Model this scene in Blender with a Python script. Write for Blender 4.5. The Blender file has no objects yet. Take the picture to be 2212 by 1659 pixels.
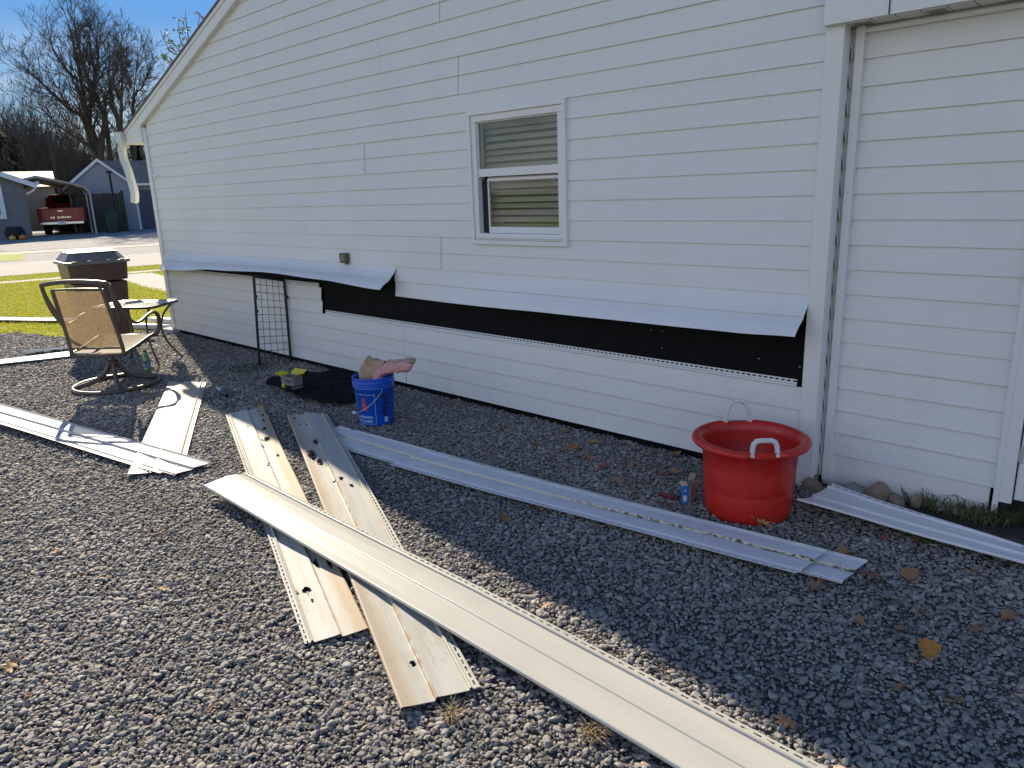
import bpy, bmesh, math, random
import numpy as np
from mathutils import Vector, Matrix, noise
PI=math.pi; rnd=random.Random(7)
sc=bpy.context.scene; col=sc.collection
# ---------------------------------------------------------------- camera
YAW,PIT,ROL=-0.764,-0.2561,-0.0349
CAM=Vector((1.5225,-3.8855,1.6547)); FPX=2892.57/4032*2212
fw=Vector((math.sin(YAW)*math.cos(PIT),math.cos(YAW)*math.cos(PIT),math.sin(PIT)))
r0=Vector((math.cos(YAW),-math.sin(YAW),0)); u0=r0.cross(fw)
RT=math.cos(ROL)*r0+math.sin(ROL)*u0; UP=-math.sin(ROL)*r0+math.cos(ROL)*u0
cd=bpy.data.cameras.new('camera'); cam=bpy.data.objects.new('camera',cd); col.objects.link(cam)
cd.sensor_width=36; cd.lens=FPX/2212*36; cd.clip_start=.05; cd.clip_end=2000
M=Matrix((RT,UP,-fw)).transposed().to_4x4(); M.translation=CAM; cam.matrix_world=M
sc.camera=cam
# ---------------------------------------------------------------- sun and sky
LD=Vector((1.64,-.50,-1)).normalized()
sun=bpy.data.objects.new('sun',bpy.data.lights.new('sun','SUN')); col.objects.link(sun)
sun.data.energy=4.4; sun.data.angle=math.radians(.53); sun.data.color=(1,.87,.66)
sun.rotation_euler=LD.to_track_quat('-Z','Y').to_euler(); sun.location=(-20,8,14)
w=bpy.data.worlds.new('World'); sc.world=w; w.use_nodes=True; nt=w.node_tree; nt.nodes.clear()
N=nt.nodes.new; L=nt.links.new
sky=N('ShaderNodeTexSky'); sky.sky_type='NISHITA'; sky.sun_disc=False
sky.sun_elevation=math.asin(-LD.z); sky.sun_rotation=math.atan2(-LD.x,-LD.y)
sky.air_density=1.0; sky.dust_density=.1; sky.ozone_density=2.0
bg=N('ShaderNodeBackground'); bg.inputs[1].default_value=.15
tc=N('ShaderNodeTexCoord'); mp=N('ShaderNodeMapping'); mp.inputs['Scale'].default_value=(2.2,2.2,9)
ns=N('ShaderNodeTexNoise'); ns.inputs['Scale'].default_value=1.7; ns.inputs['Detail'].default_value=7; ns.inputs['Roughness'].default_value=.62
rp=N('ShaderNodeValToRGB'); rp.color_ramp.elements[0].position=.42; rp.color_ramp.elements[1].position=.70
sx=N('ShaderNodeSeparateXYZ'); mr=N('ShaderNodeMapRange'); mr.inputs[1].default_value=.02; mr.inputs[2].default_value=.20; mr.inputs[3].default_value=.95; mr.inputs[4].default_value=.0
ml=N('ShaderNodeMath'); ml.operation='MULTIPLY'; mx=N('ShaderNodeMix'); mx.data_type='RGBA'; mx.inputs[7].default_value=(3.9,3.85,3.75,1)
hs=N('ShaderNodeHueSaturation'); hs.inputs['Saturation'].default_value=1.45
L(tc.outputs['Generated'],mp.inputs[0]); L(mp.outputs[0],ns.inputs[0]); L(ns.outputs[0],rp.inputs[0])
bw=N('ShaderNodeRGBToBW'); m1=N('ShaderNodeMath'); m1.operation='MULTIPLY_ADD'; m1.inputs[1].default_value=1.5; m1.inputs[2].default_value=1.0
dv=N('ShaderNodeVectorMath'); dv.operation='DIVIDE'; L(sky.outputs[0],bw.inputs[0]); L(bw.outputs[0],m1.inputs[0]); L(sky.outputs[0],dv.inputs[0]); L(m1.outputs[0],dv.inputs[1])
L(tc.outputs['Generated'],sx.inputs[0]); L(sx.outputs[2],mr.inputs[0]); L(rp.outputs[0],ml.inputs[0]); L(mr.outputs[0],ml.inputs[1])
mr2=N('ShaderNodeMapRange'); mr2.interpolation_type='SMOOTHSTEP'; mr2.inputs[1].default_value=.25; mr2.inputs[2].default_value=-.75; mr2.inputs[3].default_value=0; mr2.inputs[4].default_value=.95  # unseen cloud bank behind the camera, added to brighten the shaded wall
L(sx.outputs[1],mr2.inputs[0]); nb_=N('ShaderNodeTexNoise'); nb_.inputs['Scale'].default_value=1.3; nb_.inputs['Detail'].default_value=6; rb_=N('ShaderNodeValToRGB'); rb_.color_ramp.elements[0].position=.34; rb_.color_ramp.elements[1].position=.58
L(mp.outputs[0],nb_.inputs[0]); L(nb_.outputs[0],rb_.inputs[0]); mb_=N('ShaderNodeMath'); mb_.operation='MULTIPLY'; L(mr2.outputs[0],mb_.inputs[0]); L(rb_.outputs[0],mb_.inputs[1])
mr3=N('ShaderNodeMapRange'); mr3.interpolation_type='SMOOTHSTEP'; mr3.inputs[1].default_value=.30; mr3.inputs[2].default_value=.85; mr3.inputs[3].default_value=1; mr3.inputs[4].default_value=.15; L(sx.outputs[2],mr3.inputs[0])
mb2=N('ShaderNodeMath'); mb2.operation='MULTIPLY'; L(mb_.outputs[0],mb2.inputs[0]); L(mr3.outputs[0],mb2.inputs[1]); mb_=mb2
mm_=N('ShaderNodeMath'); mm_.operation='MAXIMUM'; L(ml.outputs[0],mm_.inputs[0]); L(mb_.outputs[0],mm_.inputs[1])
L(mm_.outputs[0],mx.inputs[0]); tn=N('ShaderNodeVectorMath'); tn.operation='MULTIPLY'; tn.inputs[1].default_value=(2.85,2.9,3.25); L(dv.outputs[0],tn.inputs[0])
mr4=N('ShaderNodeMapRange'); mr4.interpolation_type='SMOOTHSTEP'; mr4.inputs[1].default_value=.30; mr4.inputs[2].default_value=.95; mr4.inputs[3].default_value=1; mr4.inputs[4].default_value=.32; L(sx.outputs[2],mr4.inputs[0])
zn=N('ShaderNodeVectorMath'); zn.operation='SCALE'; L(tn.outputs[0],zn.inputs[0]); L(mr4.outputs[0],zn.inputs['Scale']); L(zn.outputs[0],hs.inputs['Color']); L(hs.outputs[0],mx.inputs[6]); L(mx.outputs[2],bg.inputs[0])
L(bg.outputs[0],N('ShaderNodeOutputWorld').inputs[0])
sc.view_settings.view_transform='Standard'; sc.view_settings.look='None'; sc.view_settings.gamma=1; sc.view_settings.exposure=.94
# ---------------------------------------------------------------- pixel helpers (2212 x 1659 view of the photo)
def ray(u,v): return fw+RT*((u-1106)/FPX)-UP*((v-829.5)/FPX)
def G(u,v,z=0.):
    d=ray(u,v); return CAM+d*((z-CAM.z)/d.z)
def W(u,v,y=0.):
    d=ray(u,v); return CAM+d*((y-CAM.y)/d.y)
def BG(u,v,dist):
    d=ray(u,v); return CAM+d*(dist/math.hypot(d.x,d.y))
def terr(x): return .012*max(0,-10-x)
def GT(u,v):
    d=ray(u,v); P=CAM.copy()
    for i in range(4000):
        P=CAM+d*(i*.05)
        if P.z<terr(P.x): break
    return P
# ---------------------------------------------------------------- material helpers
def mat(name,c,rough=.6,c2=None,scale=8,amt=.5,bump=0,bscale=60,metal=0,spec=.5,detail=4,stretch=None,trans=0,alpha=None,coord='Object',bdist=.01):
    m=bpy.data.materials.new(name); m.use_nodes=True; t=m.node_tree; b=t.nodes['Principled BSDF']
    b.inputs['Base Color'].default_value=(*c,1); b.inputs['Roughness'].default_value=rough; b.inputs['Metallic'].default_value=metal
    b.inputs['Specular IOR Level'].default_value=spec; b.inputs['Transmission Weight'].default_value=trans
    if alpha is not None: b.inputs['Alpha'].default_value=alpha
    src=None
    if c2 or bump:
        tcn=t.nodes.new('ShaderNodeTexCoord'); src=tcn.outputs[coord]
        if stretch:
            q=t.nodes.new('ShaderNodeMapping'); q.inputs['Scale'].default_value=stretch; t.links.new(src,q.inputs[0]); src=q.outputs[0]
    if c2:
        n=t.nodes.new('ShaderNodeTexNoise'); n.inputs['Scale'].default_value=scale; n.inputs['Detail'].default_value=detail
        r=t.nodes.new('ShaderNodeValToRGB'); r.color_ramp.elements[0].position=.5-amt/2; r.color_ramp.elements[1].position=.5+amt/2
        r.color_ramp.elements[0].color=(*c,1); r.color_ramp.elements[1].color=(*c2,1)
        t.links.new(src,n.inputs[0]); t.links.new(n.outputs[0],r.inputs[0]); t.links.new(r.outputs[0],b.inputs['Base Color'])
    if bump:
        n=t.nodes.new('ShaderNodeTexNoise'); n.inputs['Scale'].default_value=bscale; n.inputs['Detail'].default_value=3
        k=t.nodes.new('ShaderNodeBump'); k.inputs['Strength'].default_value=bump; k.inputs['Distance'].default_value=bdist
        t.links.new(src,n.inputs[0]); t.links.new(n.outputs[0],k.inputs['Height']); t.links.new(k.outputs[0],b.inputs['Normal'])
    return m
# ---------------------------------------------------------------- mesh helpers
class MB:
    def __init__(s): s.v=[]; s.f=[]; s.uv=None; s.mi=[]
    def add(s,vs,fs,m=0):
        o=len(s.v); s.v+=[tuple(v) for v in vs]; s.f+=[tuple(o+i for i in f) for f in fs]; s.mi+=[m]*len(fs)
    def quad(s,a,b,c,d,m=0): s.add([a,b,c,d],[(0,1,2,3)],m)
    def box(s,c,size,R=None,m=0,taper=1):
        x,y,z=[k/2 for k in size]; vs=[]
        for k in (-1,1):
            t=taper if k>0 else 1
            vs+=[Vector((a*x*t,b*y*t,k*z)) for a,b in ((-1,-1),(1,-1),(1,1),(-1,1))]
        if R: vs=[R@v for v in vs]
        vs=[v+Vector(c) for v in vs]
        s.add(vs,[(3,2,1,0),(4,5,6,7),(0,1,5,4),(1,2,6,5),(2,3,7,6),(3,0,4,7)],m)
    def tube(s,pts,rad,n=8,m=0,closed=False,flat=1.0,cap=True):
        P=[Vector(p) for p in pts]; k=len(P); rs=rad if hasattr(rad,'__len__') else [rad]*k
        T=[]
        for i in range(k):
            a=P[(i-1)%k] if closed or i>0 else P[0]; b=P[(i+1)%k] if closed or i<k-1 else P[-1]
            T.append((b-a).normalized())
        up=Vector((0,0,1)) if abs(T[0].z)<.9 else Vector((1,0,0))
        nn=(up-T[0]*up.dot(T[0])).normalized(); vs=[]
        for i in range(k):
            nn=(nn-T[i]*nn.dot(T[i])).normalized(); bb=T[i].cross(nn)
            for j in range(n):
                a=2*PI*j/n; vs.append(P[i]+nn*math.cos(a)*rs[i]*flat+bb*math.sin(a)*rs[i])
        fs=[]
        for i in range(k if closed else k-1):
            for j in range(n):
                a=i*n+j; b=i*n+(j+1)%n; c=((i+1)%k)*n+(j+1)%n; d=((i+1)%k)*n+j; fs.append((a,b,c,d))
        if not closed and cap: fs+=[tuple(range(n-1,-1,-1)),tuple(range((k-1)*n,k*n))]
        s.add(vs,fs,m)
    def lathe(s,prof,n=48,c=(0,0,0),m=0,fn=None):
        vs=[];k=len(prof)
        for r,z in prof:
            for j in range(n):
                a=2*PI*j/n; rr=r; zz=z
                if fn: rr,zz=fn(r,z,a)
                vs.append((c[0]+rr*math.cos(a),c[1]+rr*math.sin(a),c[2]+zz))
        s.add(vs,[(i*n+j,i*n+(j+1)%n,(i+1)*n+(j+1)%n,(i+1)*n+j) for i in range(k-1) for j in range(n)],m)
    def prism(s,poly,axis,a,b,m=0):
        k=len(poly)
        def P(p,t): return {'x':(t,p[0],p[1]),'y':(p[0],t,p[1]),'z':(p[0],p[1],t)}[axis]
        s.add([P(p,a) for p in poly]+[P(p,b) for p in poly],[tuple(range(k)),tuple(range(2*k-1,k-1,-1))]+[((i+1)%k,i,i+k,(i+1)%k+k) for i in range(k)],m)
    def build(s,name,mats,parent=None,smooth=False,bev=0,sub=0,loc=None):
        me=bpy.data.meshes.new(name); me.from_pydata(s.v,[],s.f)
        for m in (mats if isinstance(mats,(list,tuple)) else [mats]): me.materials.append(m)
        if any(s.mi): me.polygons.foreach_set('material_index',s.mi)
        if s.uv is not None:
            l=me.uv_layers.new(name='UVMap'); u=np.array(s.uv,dtype=np.float32); vi=np.zeros(len(me.loops),dtype=np.int32); me.loops.foreach_get('vertex_index',vi)
            l.data.foreach_set('uv',u[vi].ravel())
        bm=bmesh.new(); bm.from_mesh(me); bmesh.ops.recalc_face_normals(bm,faces=bm.faces); bm.to_mesh(me); bm.free()
        if smooth: me.polygons.foreach_set('use_smooth',[True]*len(me.polygons))
        me.update()
        o=bpy.data.objects.new(name,me); col.objects.link(o)
        if parent: o.parent=parent
        if loc: o.location=loc
        if bev:
            b=o.modifiers.new('bevel','BEVEL'); b.width=bev; b.segments=2; b.limit_method='ANGLE'; b.angle_limit=.6
        if sub:
            b=o.modifiers.new('sub','SUBSURF'); b.levels=sub; b.render_levels=sub
        if smooth and bev: o.modifiers.new('wn','WEIGHTED_NORMAL')
        return o
def tag(o,label=None,cat=None,group=None,kind=None):
    if label: o['label']=label
    if cat: o['category']=cat
    if group: o['group']=group
    if kind: o['kind']=kind
    return o
def thing(name,label,cat,loc=(0,0,0),rz=0,group=None):
    o=bpy.data.objects.new(name,None); col.objects.link(o); o.location=loc; o.rotation_euler=(0,0,rz); o.empty_display_size=.1
    return tag(o,label,cat,group)
def copy_tree(o,parent=None):
    c=o.copy(); col.objects.link(c); c.parent=parent
    for ch in list(o.children): copy_tree(ch,c)
    return c
def smoothpath(pts,n=6):
    P=[Vector(p) for p in pts]; out=[]
    for i in range(len(P)-1):
        p0=P[max(0,i-1)];p1=P[i];p2=P[i+1];p3=P[min(len(P)-1,i+2)]
        for k in range(n):
            t=k/n; out.append(.5*((2*p1)+(-p0+p2)*t+(2*p0-5*p1+4*p2-p3)*t*t+(-p0+3*p1-3*p2+p3)*t**3))
    out.append(P[-1]); return out
# ---------------------------------------------------------------- materials
VINYL=mat('white_vinyl',(.70,.71,.70),.42,(.76,.765,.75),1.6,.8,bump=.06,bscale=14,bdist=.02)
def vinyl_wall():
    m=mat('siding_vinyl',(.72,.73,.73),.45,(.77,.775,.77),1.3,.9)
    t=m.node_tree; b=t.nodes['Principled BSDF']; tcn=t.nodes['Texture Coordinate']
    q=t.nodes.new('ShaderNodeMapping'); q.inputs['Scale'].default_value=(6,6,110); n=t.nodes.new('ShaderNodeTexNoise'); n.inputs['Scale'].default_value=1; n.inputs['Detail'].default_value=5
    q2=t.nodes.new('ShaderNodeMapping'); q2.inputs['Scale'].default_value=(.9,1,4.5); n2=t.nodes.new('ShaderNodeTexNoise'); n2.inputs['Scale'].default_value=1; n2.inputs['Detail'].default_value=1
    k=t.nodes.new('ShaderNodeBump'); k.inputs['Strength'].default_value=.10; k.inputs['Distance'].default_value=.004
    sz=t.nodes.new('ShaderNodeSeparateXYZ'); t.links.new(tcn.outputs['Object'],sz.inputs[0]); mz=t.nodes.new('ShaderNodeMapRange'); mz.inputs[1].default_value=.55; mz.inputs[2].default_value=.08; mz.inputs[3].default_value=.0; mz.inputs[4].default_value=.22; t.links.new(sz.outputs[2],mz.inputs[0])
    n3=t.nodes.new('ShaderNodeTexNoise'); n3.inputs['Scale'].default_value=55; n3.inputs['Detail'].default_value=4; r3=t.nodes.new('ShaderNodeValToRGB'); r3.color_ramp.elements[0].position=.52; r3.color_ramp.elements[1].position=.70
    q4=t.nodes.new('ShaderNodeMapping'); q4.inputs['Scale'].default_value=(3.0,3.0,.7); n4=t.nodes.new('ShaderNodeTexNoise'); n4.inputs['Scale'].default_value=2; n4.inputs['Detail'].default_value=6; r4=t.nodes.new('ShaderNodeValToRGB'); r4.color_ramp.elements[0].position=.48; r4.color_ramp.elements[1].position=.8
    t.links.new(tcn.outputs['Object'],n3.inputs[0]); t.links.new(n3.outputs[0],r3.inputs[0]); t.links.new(tcn.outputs['Object'],q4.inputs[0]); t.links.new(q4.outputs[0],n4.inputs[0]); t.links.new(n4.outputs[0],r4.inputs[0])
    a1=t.nodes.new('ShaderNodeMath'); a1.operation='MULTIPLY'; t.links.new(mz.outputs[0],a1.inputs[0]); t.links.new(r3.outputs[0],a1.inputs[1]); a2=t.nodes.new('ShaderNodeMath'); a2.operation='MULTIPLY_ADD'; a2.inputs[1].default_value=.07; t.links.new(r4.outputs[0],a2.inputs[0]); t.links.new(a1.outputs[0],a2.inputs[2])
    md=t.nodes.new('ShaderNodeMix'); md.data_type='RGBA'; md.inputs[7].default_value=(.40,.37,.31,1); old=b.inputs['Base Color'].links[0].from_socket; t.links.new(a2.outputs[0],md.inputs[0]); t.links.new(old,md.inputs[6]); t.links.new(md.outputs[2],b.inputs['Base Color'])
    k2=t.nodes.new('ShaderNodeBump'); k2.inputs['Strength'].default_value=.42; k2.inputs['Distance'].default_value=.03
    t.links.new(tcn.outputs['Object'],q.inputs[0]); t.links.new(q.outputs[0],n.inputs[0]); t.links.new(tcn.outputs['Object'],q2.inputs[0]); t.links.new(q2.outputs[0],n2.inputs[0])
    t.links.new(n.outputs[0],k.inputs['Height']); t.links.new(n2.outputs[0],k2.inputs['Height']); t.links.new(k2.outputs[0],k.inputs['Normal']); t.links.new(k.outputs[0],b.inputs['Normal'])
    return m
SIDING=vinyl_wall()
UNDERTAN=mat('siding_underside',(.67,.61,.52),.6,(.74,.69,.60),5,.6)  # dirty beige, with the tan glow of the lap lines put into its colour
TRIM=mat('trim_white',(.74,.745,.74),.4,(.79,.79,.78),2.5,.8,bump=.05,bscale=9,bdist=.02)
CREAM=mat('cream_painted_metal',(.60,.615,.61),.5,(.66,.67,.66),4,.7)
SOFFIT=mat('soffit_vinyl',(.66,.64,.58),.5,(.7,.69,.64),5,.6)
UNDERSHADE=mat('siding_underside_shade',(.30,.25,.18),.6,(.40,.34,.26),5,.6)  # shade painted into the lowest courses' undersides so their lap lines stay dark
FELT=mat('black_felt',(.006,.006,.007),.9,(.014,.014,.015),7,.6,bump=.3,bscale=25,spec=.12)
DARK=mat('dark_gap',(.02,.02,.02),.9)
BRACKET=mat('grimy_beige_plastic',(.085,.066,.028),.6,(.16,.13,.065),30,.5)
SHINGLE=mat('asphalt_shingle',(.10,.095,.09),.9,(.19,.175,.16),60,.5,bump=.5,bscale=90)
BROWNSH=mat('brown_shingle',(.16,.13,.11),.9,(.27,.225,.20),9,.5,bump=.4,bscale=40)
GLASS=mat('window_glass',(.9,.95,.92),.02,trans=1.0,spec=.5)
BLIND=mat('blind_slat',(.50,.48,.39),.5,(.60,.58,.48),3,.6)
BLACKMETAL=mat('black_metal',(.012,.012,.013),.4,spec=.5)
# ================================================================= GROUND
def ground_mat(name,c1,c2,c3,s,bump=.6):
    m=bpy.data.materials.new(name); m.use_nodes=True; t=m.node_tree; b=t.nodes['Principled BSDF']; b.inputs['Roughness'].default_value=.9
    tcn=t.nodes.new('ShaderNodeTexCoord'); v=t.nodes.new('ShaderNodeTexVoronoi'); v.inputs['Scale'].default_value=s
    r=t.nodes.new('ShaderNodeValToRGB'); r.color_ramp.elements[0].color=(*c1,1); r.color_ramp.elements[1].color=(*c2,1)
    n=t.nodes.new('ShaderNodeTexNoise'); n.inputs['Scale'].default_value=.9; n.inputs['Detail'].default_value=5
    x=t.nodes.new('ShaderNodeMix'); x.data_type='RGBA'; x.inputs[7].default_value=(*c3,1)
    r2=t.nodes.new('ShaderNodeValToRGB'); r2.color_ramp.elements[0].position=.5; r2.color_ramp.elements[1].position=.75
    k=t.nodes.new('ShaderNodeBump'); k.inputs['Strength'].default_value=bump; k.inputs['Distance'].default_value=.02; k.invert=True
    for a in (v,n): t.links.new(tcn.outputs['Object'],a.inputs[0] if a is n else a.inputs['Vector'])
    sep=t.nodes.new('ShaderNodeSeparateColor'); t.links.new(v.outputs['Color'],sep.inputs[0]); t.links.new(sep.outputs[0],r.inputs[0])
    t.links.new(r.outputs[0],x.inputs[6]); t.links.new(n.outputs[0],r2.inputs[0]); t.links.new(r2.outputs[0],x.inputs[0]); t.links.new(x.outputs[2],b.inputs['Base Color'])
    t.links.new(v.outputs['Distance'],k.inputs['Height']); t.links.new(k.outputs[0],b.inputs['Normal'])
    return m
GRAVEL=ground_mat('gravel_bed',(.045,.041,.036),(.11,.10,.09),(.085,.068,.05),60)
GRAVEL2=ground_mat('driveway_gravel',(.16,.15,.16),(.36,.34,.34),(.27,.25,.24),14,.5)
LAWNM=ground_mat('lawn_soil',(.22,.28,.010),(.33,.37,.02),(.36,.33,.04),30,.5)
LAWNF=ground_mat('far_lawn',(.13,.15,.03),(.19,.20,.05),(.20,.18,.08),9,.4)
ROADM=mat('road_surface',(.33,.31,.28),.9,(.43,.41,.37),1.3,.8,bump=.3,bscale=40)
WALKM=mat('concrete',(.40,.37,.32),.9,(.50,.465,.41),3,.8,bump=.2,bscale=60)
def flat(name,pts,m,lift=0,kind='structure',res=None):
    bm=bmesh.new(); bm.faces.new([bm.verts.new((p[0],p[1],0)) for p in pts])
    bmesh.ops.bisect_plane(bm,geom=bm.verts[:]+bm.edges[:]+bm.faces[:],plane_co=(-10,0,0),plane_no=(1,0,0))
    for v in bm.verts: v.co.z=terr(v.co.x)+lift
    for f in bm.faces:
        f.normal_update()
        if f.normal.z<0: f.normal_flip()
    me=bpy.data.meshes.new(name); bm.to_mesh(me); bm.free(); me.materials.append(m); o=bpy.data.objects.new(name,me); col.objects.link(o); return tag(o,kind=kind)
b=MB(); xs=[-900,-300,-120,-80,-60,-45,-30,-20,-15,-10,-5,0,5,20,60,300,900]; ys=[-900,-300,-60,-20,-8,-4,-2,0,2,8,20,60,300,900]
b.add([(x,y,terr(x) if x>-120 else terr(-120)) for x in xs for y in ys],[(i*len(ys)+j,(i+1)*len(ys)+j,(i+1)*len(ys)+j+1,i*len(ys)+j+1) for i in range(len(xs)-1) for j in range(len(ys)-1)])
tag(b.build('ground',LAWNF),kind='structure')
# terrain is piecewise linear in x beyond -10, so strips are cut there
def strip(name,xa0,ya0,xa1,ya1,xb0,yb0,xb1,yb1,m,lift):
    # quad between near edge a (two ends) and far edge b
    return flat(name,[(xa0,ya0),(xa1,ya1),(xb1,yb1),(xb0,yb0)],m,lift)
b=MB()
gp=[(-10.0,-4.),(-10.4,-1.6),(-10.35,-1.33),(-9.5,-1.12),(-9.0,-.95),(-8.6,.6),(-8.2,.8),(5.,.8),(9.,-20.),(-10.,-20.)]
b.add([(x,y,.004) for x,y in gp],[tuple(range(len(gp)))]); tag(b.build('gravel_ground',GRAVEL),kind='structure')
dx,dy=.20,1.0
def band(name,xa,xb,m,lift,y0=-60,y1=90):
    flat(name,[(xa+dx*y0,y0),(xb+dx*y0,y0),(xb+dx*y1,y1),(xa+dx*y1,y1)],m,lift)
band('near_lawn',-17.55,-14.0,LAWNM,.004,-40,40)
flat('front_lawn',[(-17.4-8,-40),(-8.6-.0,-40),(-8.6,-3.0),(-10.2,-3.0),(-10.4,-1.6),(-10.35,-1.33),(-9.5,-1.12),(-9.0,-.95),(-8.6,.6),(-8.6,40),(-17.4+8,40)],LAWNM,.002)
band('sidewalk',-17.95,-17.5,WALKM,.012)
band('grass_verge',-19.35,-17.95,LAWNM,.008)
band('road',-23.7,-19.35,ROADM,.016)
flat('front_path',[(-16.9,2.1),(-13.9,1.72),(-8.7,1.4),(-8.7,2.3),(-14.6,2.6),(-16.7,2.95)],WALKM,.012)
band('far_sidewalk',-28.9,-27.6,WALKM,.016)
band('far_verge',-27.6,-23.7,GRAVEL2,.008)
b=MB(); yy=[GT(0,563),GT(48,560),GT(48,549),GT(0,551)]
flat('verge_grass',[(-24.6,-8),(-24.2,2.2),(-27.2,2.9),(-28.0,-8)],LAWNM,.014)
dg=[(-28.7,2.9),(-28.0,6.0),(-26.5,12.5),(-27,15),(-40,15.2),(-41.5,11.4),(-48,12.5),(-50,4.),(-44,2),(-34,2.6)]
flat('driveway',dg,GRAVEL2,.006)
# ---- real pebbles
def rock_mesh(name,seed,sub,m,sq=(1,.8,.6),rough=.35):
    bm=bmesh.new(); bmesh.ops.create_icosphere(bm,subdivisions=sub,radius=1)
    rr=random.Random(seed); off=Vector((rr.uniform(-9,9),)*3)
    cuts=[(Vector((rr.gauss(0,1),rr.gauss(0,1),rr.gauss(0,1))).normalized(),rr.uniform(.48,.80)) for _ in range(10)]
    for v in bm.verts:
        p=v.co.copy()
        for nn,d in cuts:
            e=p.dot(nn)-d
            if e>0: p-=nn*e*.85
        p*=1+rough*.5*noise.noise(p*1.3+off)
        v.co=Vector((p.x*sq[0],p.y*sq[1],p.z*sq[2]))
    me=bpy.data.meshes.new(name); bm.to_mesh(me); bm.free(); me.materials.append(m)
    me.polygons.foreach_set('use_smooth',[sub>2]*len(me.polygons)); return me
def stone_mat():
    m=bpy.data.materials.new('stone'); m.use_nodes=True; t=m.node_tree; b=t.nodes['Principled BSDF']; b.inputs['Roughness'].default_value=.75
    a=t.nodes.new('ShaderNodeAttribute'); a.attribute_type='INSTANCER'; a.attribute_name='tone'
    r=t.nodes.new('ShaderNodeValToRGB'); cr=r.color_ramp
    cr.elements[0].color=(.13,.122,.112,1); cr.elements[0].position=0; cr.elements[1].color=(.46,.43,.385,1); cr.elements[1].position=1
    for p,c in ((.3,(.21,.198,.182)),(.6,(.29,.272,.247)),(.85,(.375,.35,.315)),(.93,(.38,.28,.20))):
        e=cr.elements.new(p); e.color=(*c,1)
    tcn=t.nodes.new('ShaderNodeTexCoord'); n=t.nodes.new('ShaderNodeTexNoise'); n.inputs['Scale'].default_value=2.2; n.inputs['Detail'].default_value=5
    x=t.nodes.new('ShaderNodeMix'); x.data_type='RGBA'; x.blend_type='MULTIPLY'; x.inputs[0].default_value=.8
    r2=t.nodes.new('ShaderNodeValToRGB'); r2.color_ramp.elements[0].color=(.65,.65,.66,1); r2.color_ramp.elements[1].color=(1.35,1.33,1.3,1)
    r2.color_ramp.elements[0].position=.3; r2.color_ramp.elements[1].position=.7
    k=t.nodes.new('ShaderNodeBump'); k.inputs['Strength'].default_value=.5; k.inputs['Distance'].default_value=.0012
    t.links.new(tcn.outputs['Object'],n.inputs[0]); t.links.new(n.outputs[0],r2.inputs[0]); t.links.new(a.outputs['Fac'],r.inputs[0])
    t.links.new(r.outputs[0],x.inputs[6]); t.links.new(r2.outputs[0],x.inputs[7]); t.links.new(x.outputs[2],b.inputs['Base Color'])
    t.links.new(n.outputs[0],k.inputs['Height']); t.links.new(k.outputs[0],b.inputs['Normal'])
    return m
STONE=stone_mat()
def scatter(name,pts,scales,tones,rots,meshes,label=None):
    me=bpy.data.meshes.new(name); me.from_pydata([tuple(p) for p in pts],[],[])
    for nm,ty,d in (('scl','FLOAT',scales),('tone','FLOAT',tones)):
        at=me.attributes.new(nm,ty,'POINT'); at.data.foreach_set('value',np.array(d,dtype=np.float32))
    at=me.attributes.new('rt','FLOAT_VECTOR','POINT'); at.data.foreach_set('vector',np.array(rots,dtype=np.float32).ravel())
    at=me.attributes.new('idx','INT','POINT'); at.data.foreach_set('value',np.array([rnd.randrange(len(meshes)) for _ in pts],dtype=np.int32))
    o=bpy.data.objects.new(name,me); col.objects.link(o)
    ng=bpy.data.node_groups.new(name,'GeometryNodeTree'); ng.interface.new_socket('Geometry',in_out='INPUT',socket_type='NodeSocketGeometry'); ng.interface.new_socket('Geometry',in_out='OUTPUT',socket_type='NodeSocketGeometry')
    n=ng.nodes.new; l=ng.links.new; gi=n('NodeGroupInput'); go=n('NodeGroupOutput'); ip=n('GeometryNodeInstanceOnPoints'); jg=n('GeometryNodeJoinGeometry')
    for i,rm in reversed(list(enumerate(meshes))):
        ro=bpy.data.objects.new(rm.name,rm); oi=n('GeometryNodeObjectInfo'); oi.inputs['Object'].default_value=ro; oi.inputs['As Instance'].default_value=True; l(oi.outputs['Geometry'],jg.inputs[0])
    def att(nm,ty):
        a=n('GeometryNodeInputNamedAttribute'); a.data_type=ty; a.inputs[0].default_value=nm; return a.outputs['Attribute']
    l(gi.outputs[0],ip.inputs['Points']); l(jg.outputs[0],ip.inputs['Instance']); ip.inputs['Pick Instance'].default_value=True
    l(att('idx','INT'),ip.inputs['Instance Index'])
    er=n('FunctionNodeEulerToRotation'); l(att('rt','FLOAT_VECTOR'),er.inputs[0]); l(er.outputs[0],ip.inputs['Rotation'])
    l(att('scl','FLOAT'),ip.inputs['Scale']); l(ip.outputs[0],go.inputs[0])
    md=o.modifiers.new('scatter','NODES'); md.node_group=ng
    return o
rocks=[rock_mesh('pebble',i,2,STONE,(1,rnd.uniform(.68,.9),rnd.uniform(.42,.6))) for i in range(9)]
R=np.random.RandomState(3)
def inpoly(x,y,poly):
    c=np.zeros(len(x),bool); j=len(poly)-1
    for i in range(len(poly)):
        xi,yi=poly[i]; xj,yj=poly[j]
        c^=((yi>y)!=(yj>y))&(x<(xj-xi)*(y-yi)/(yj-yi+1e-12)+xi); j=i
    return c
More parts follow.
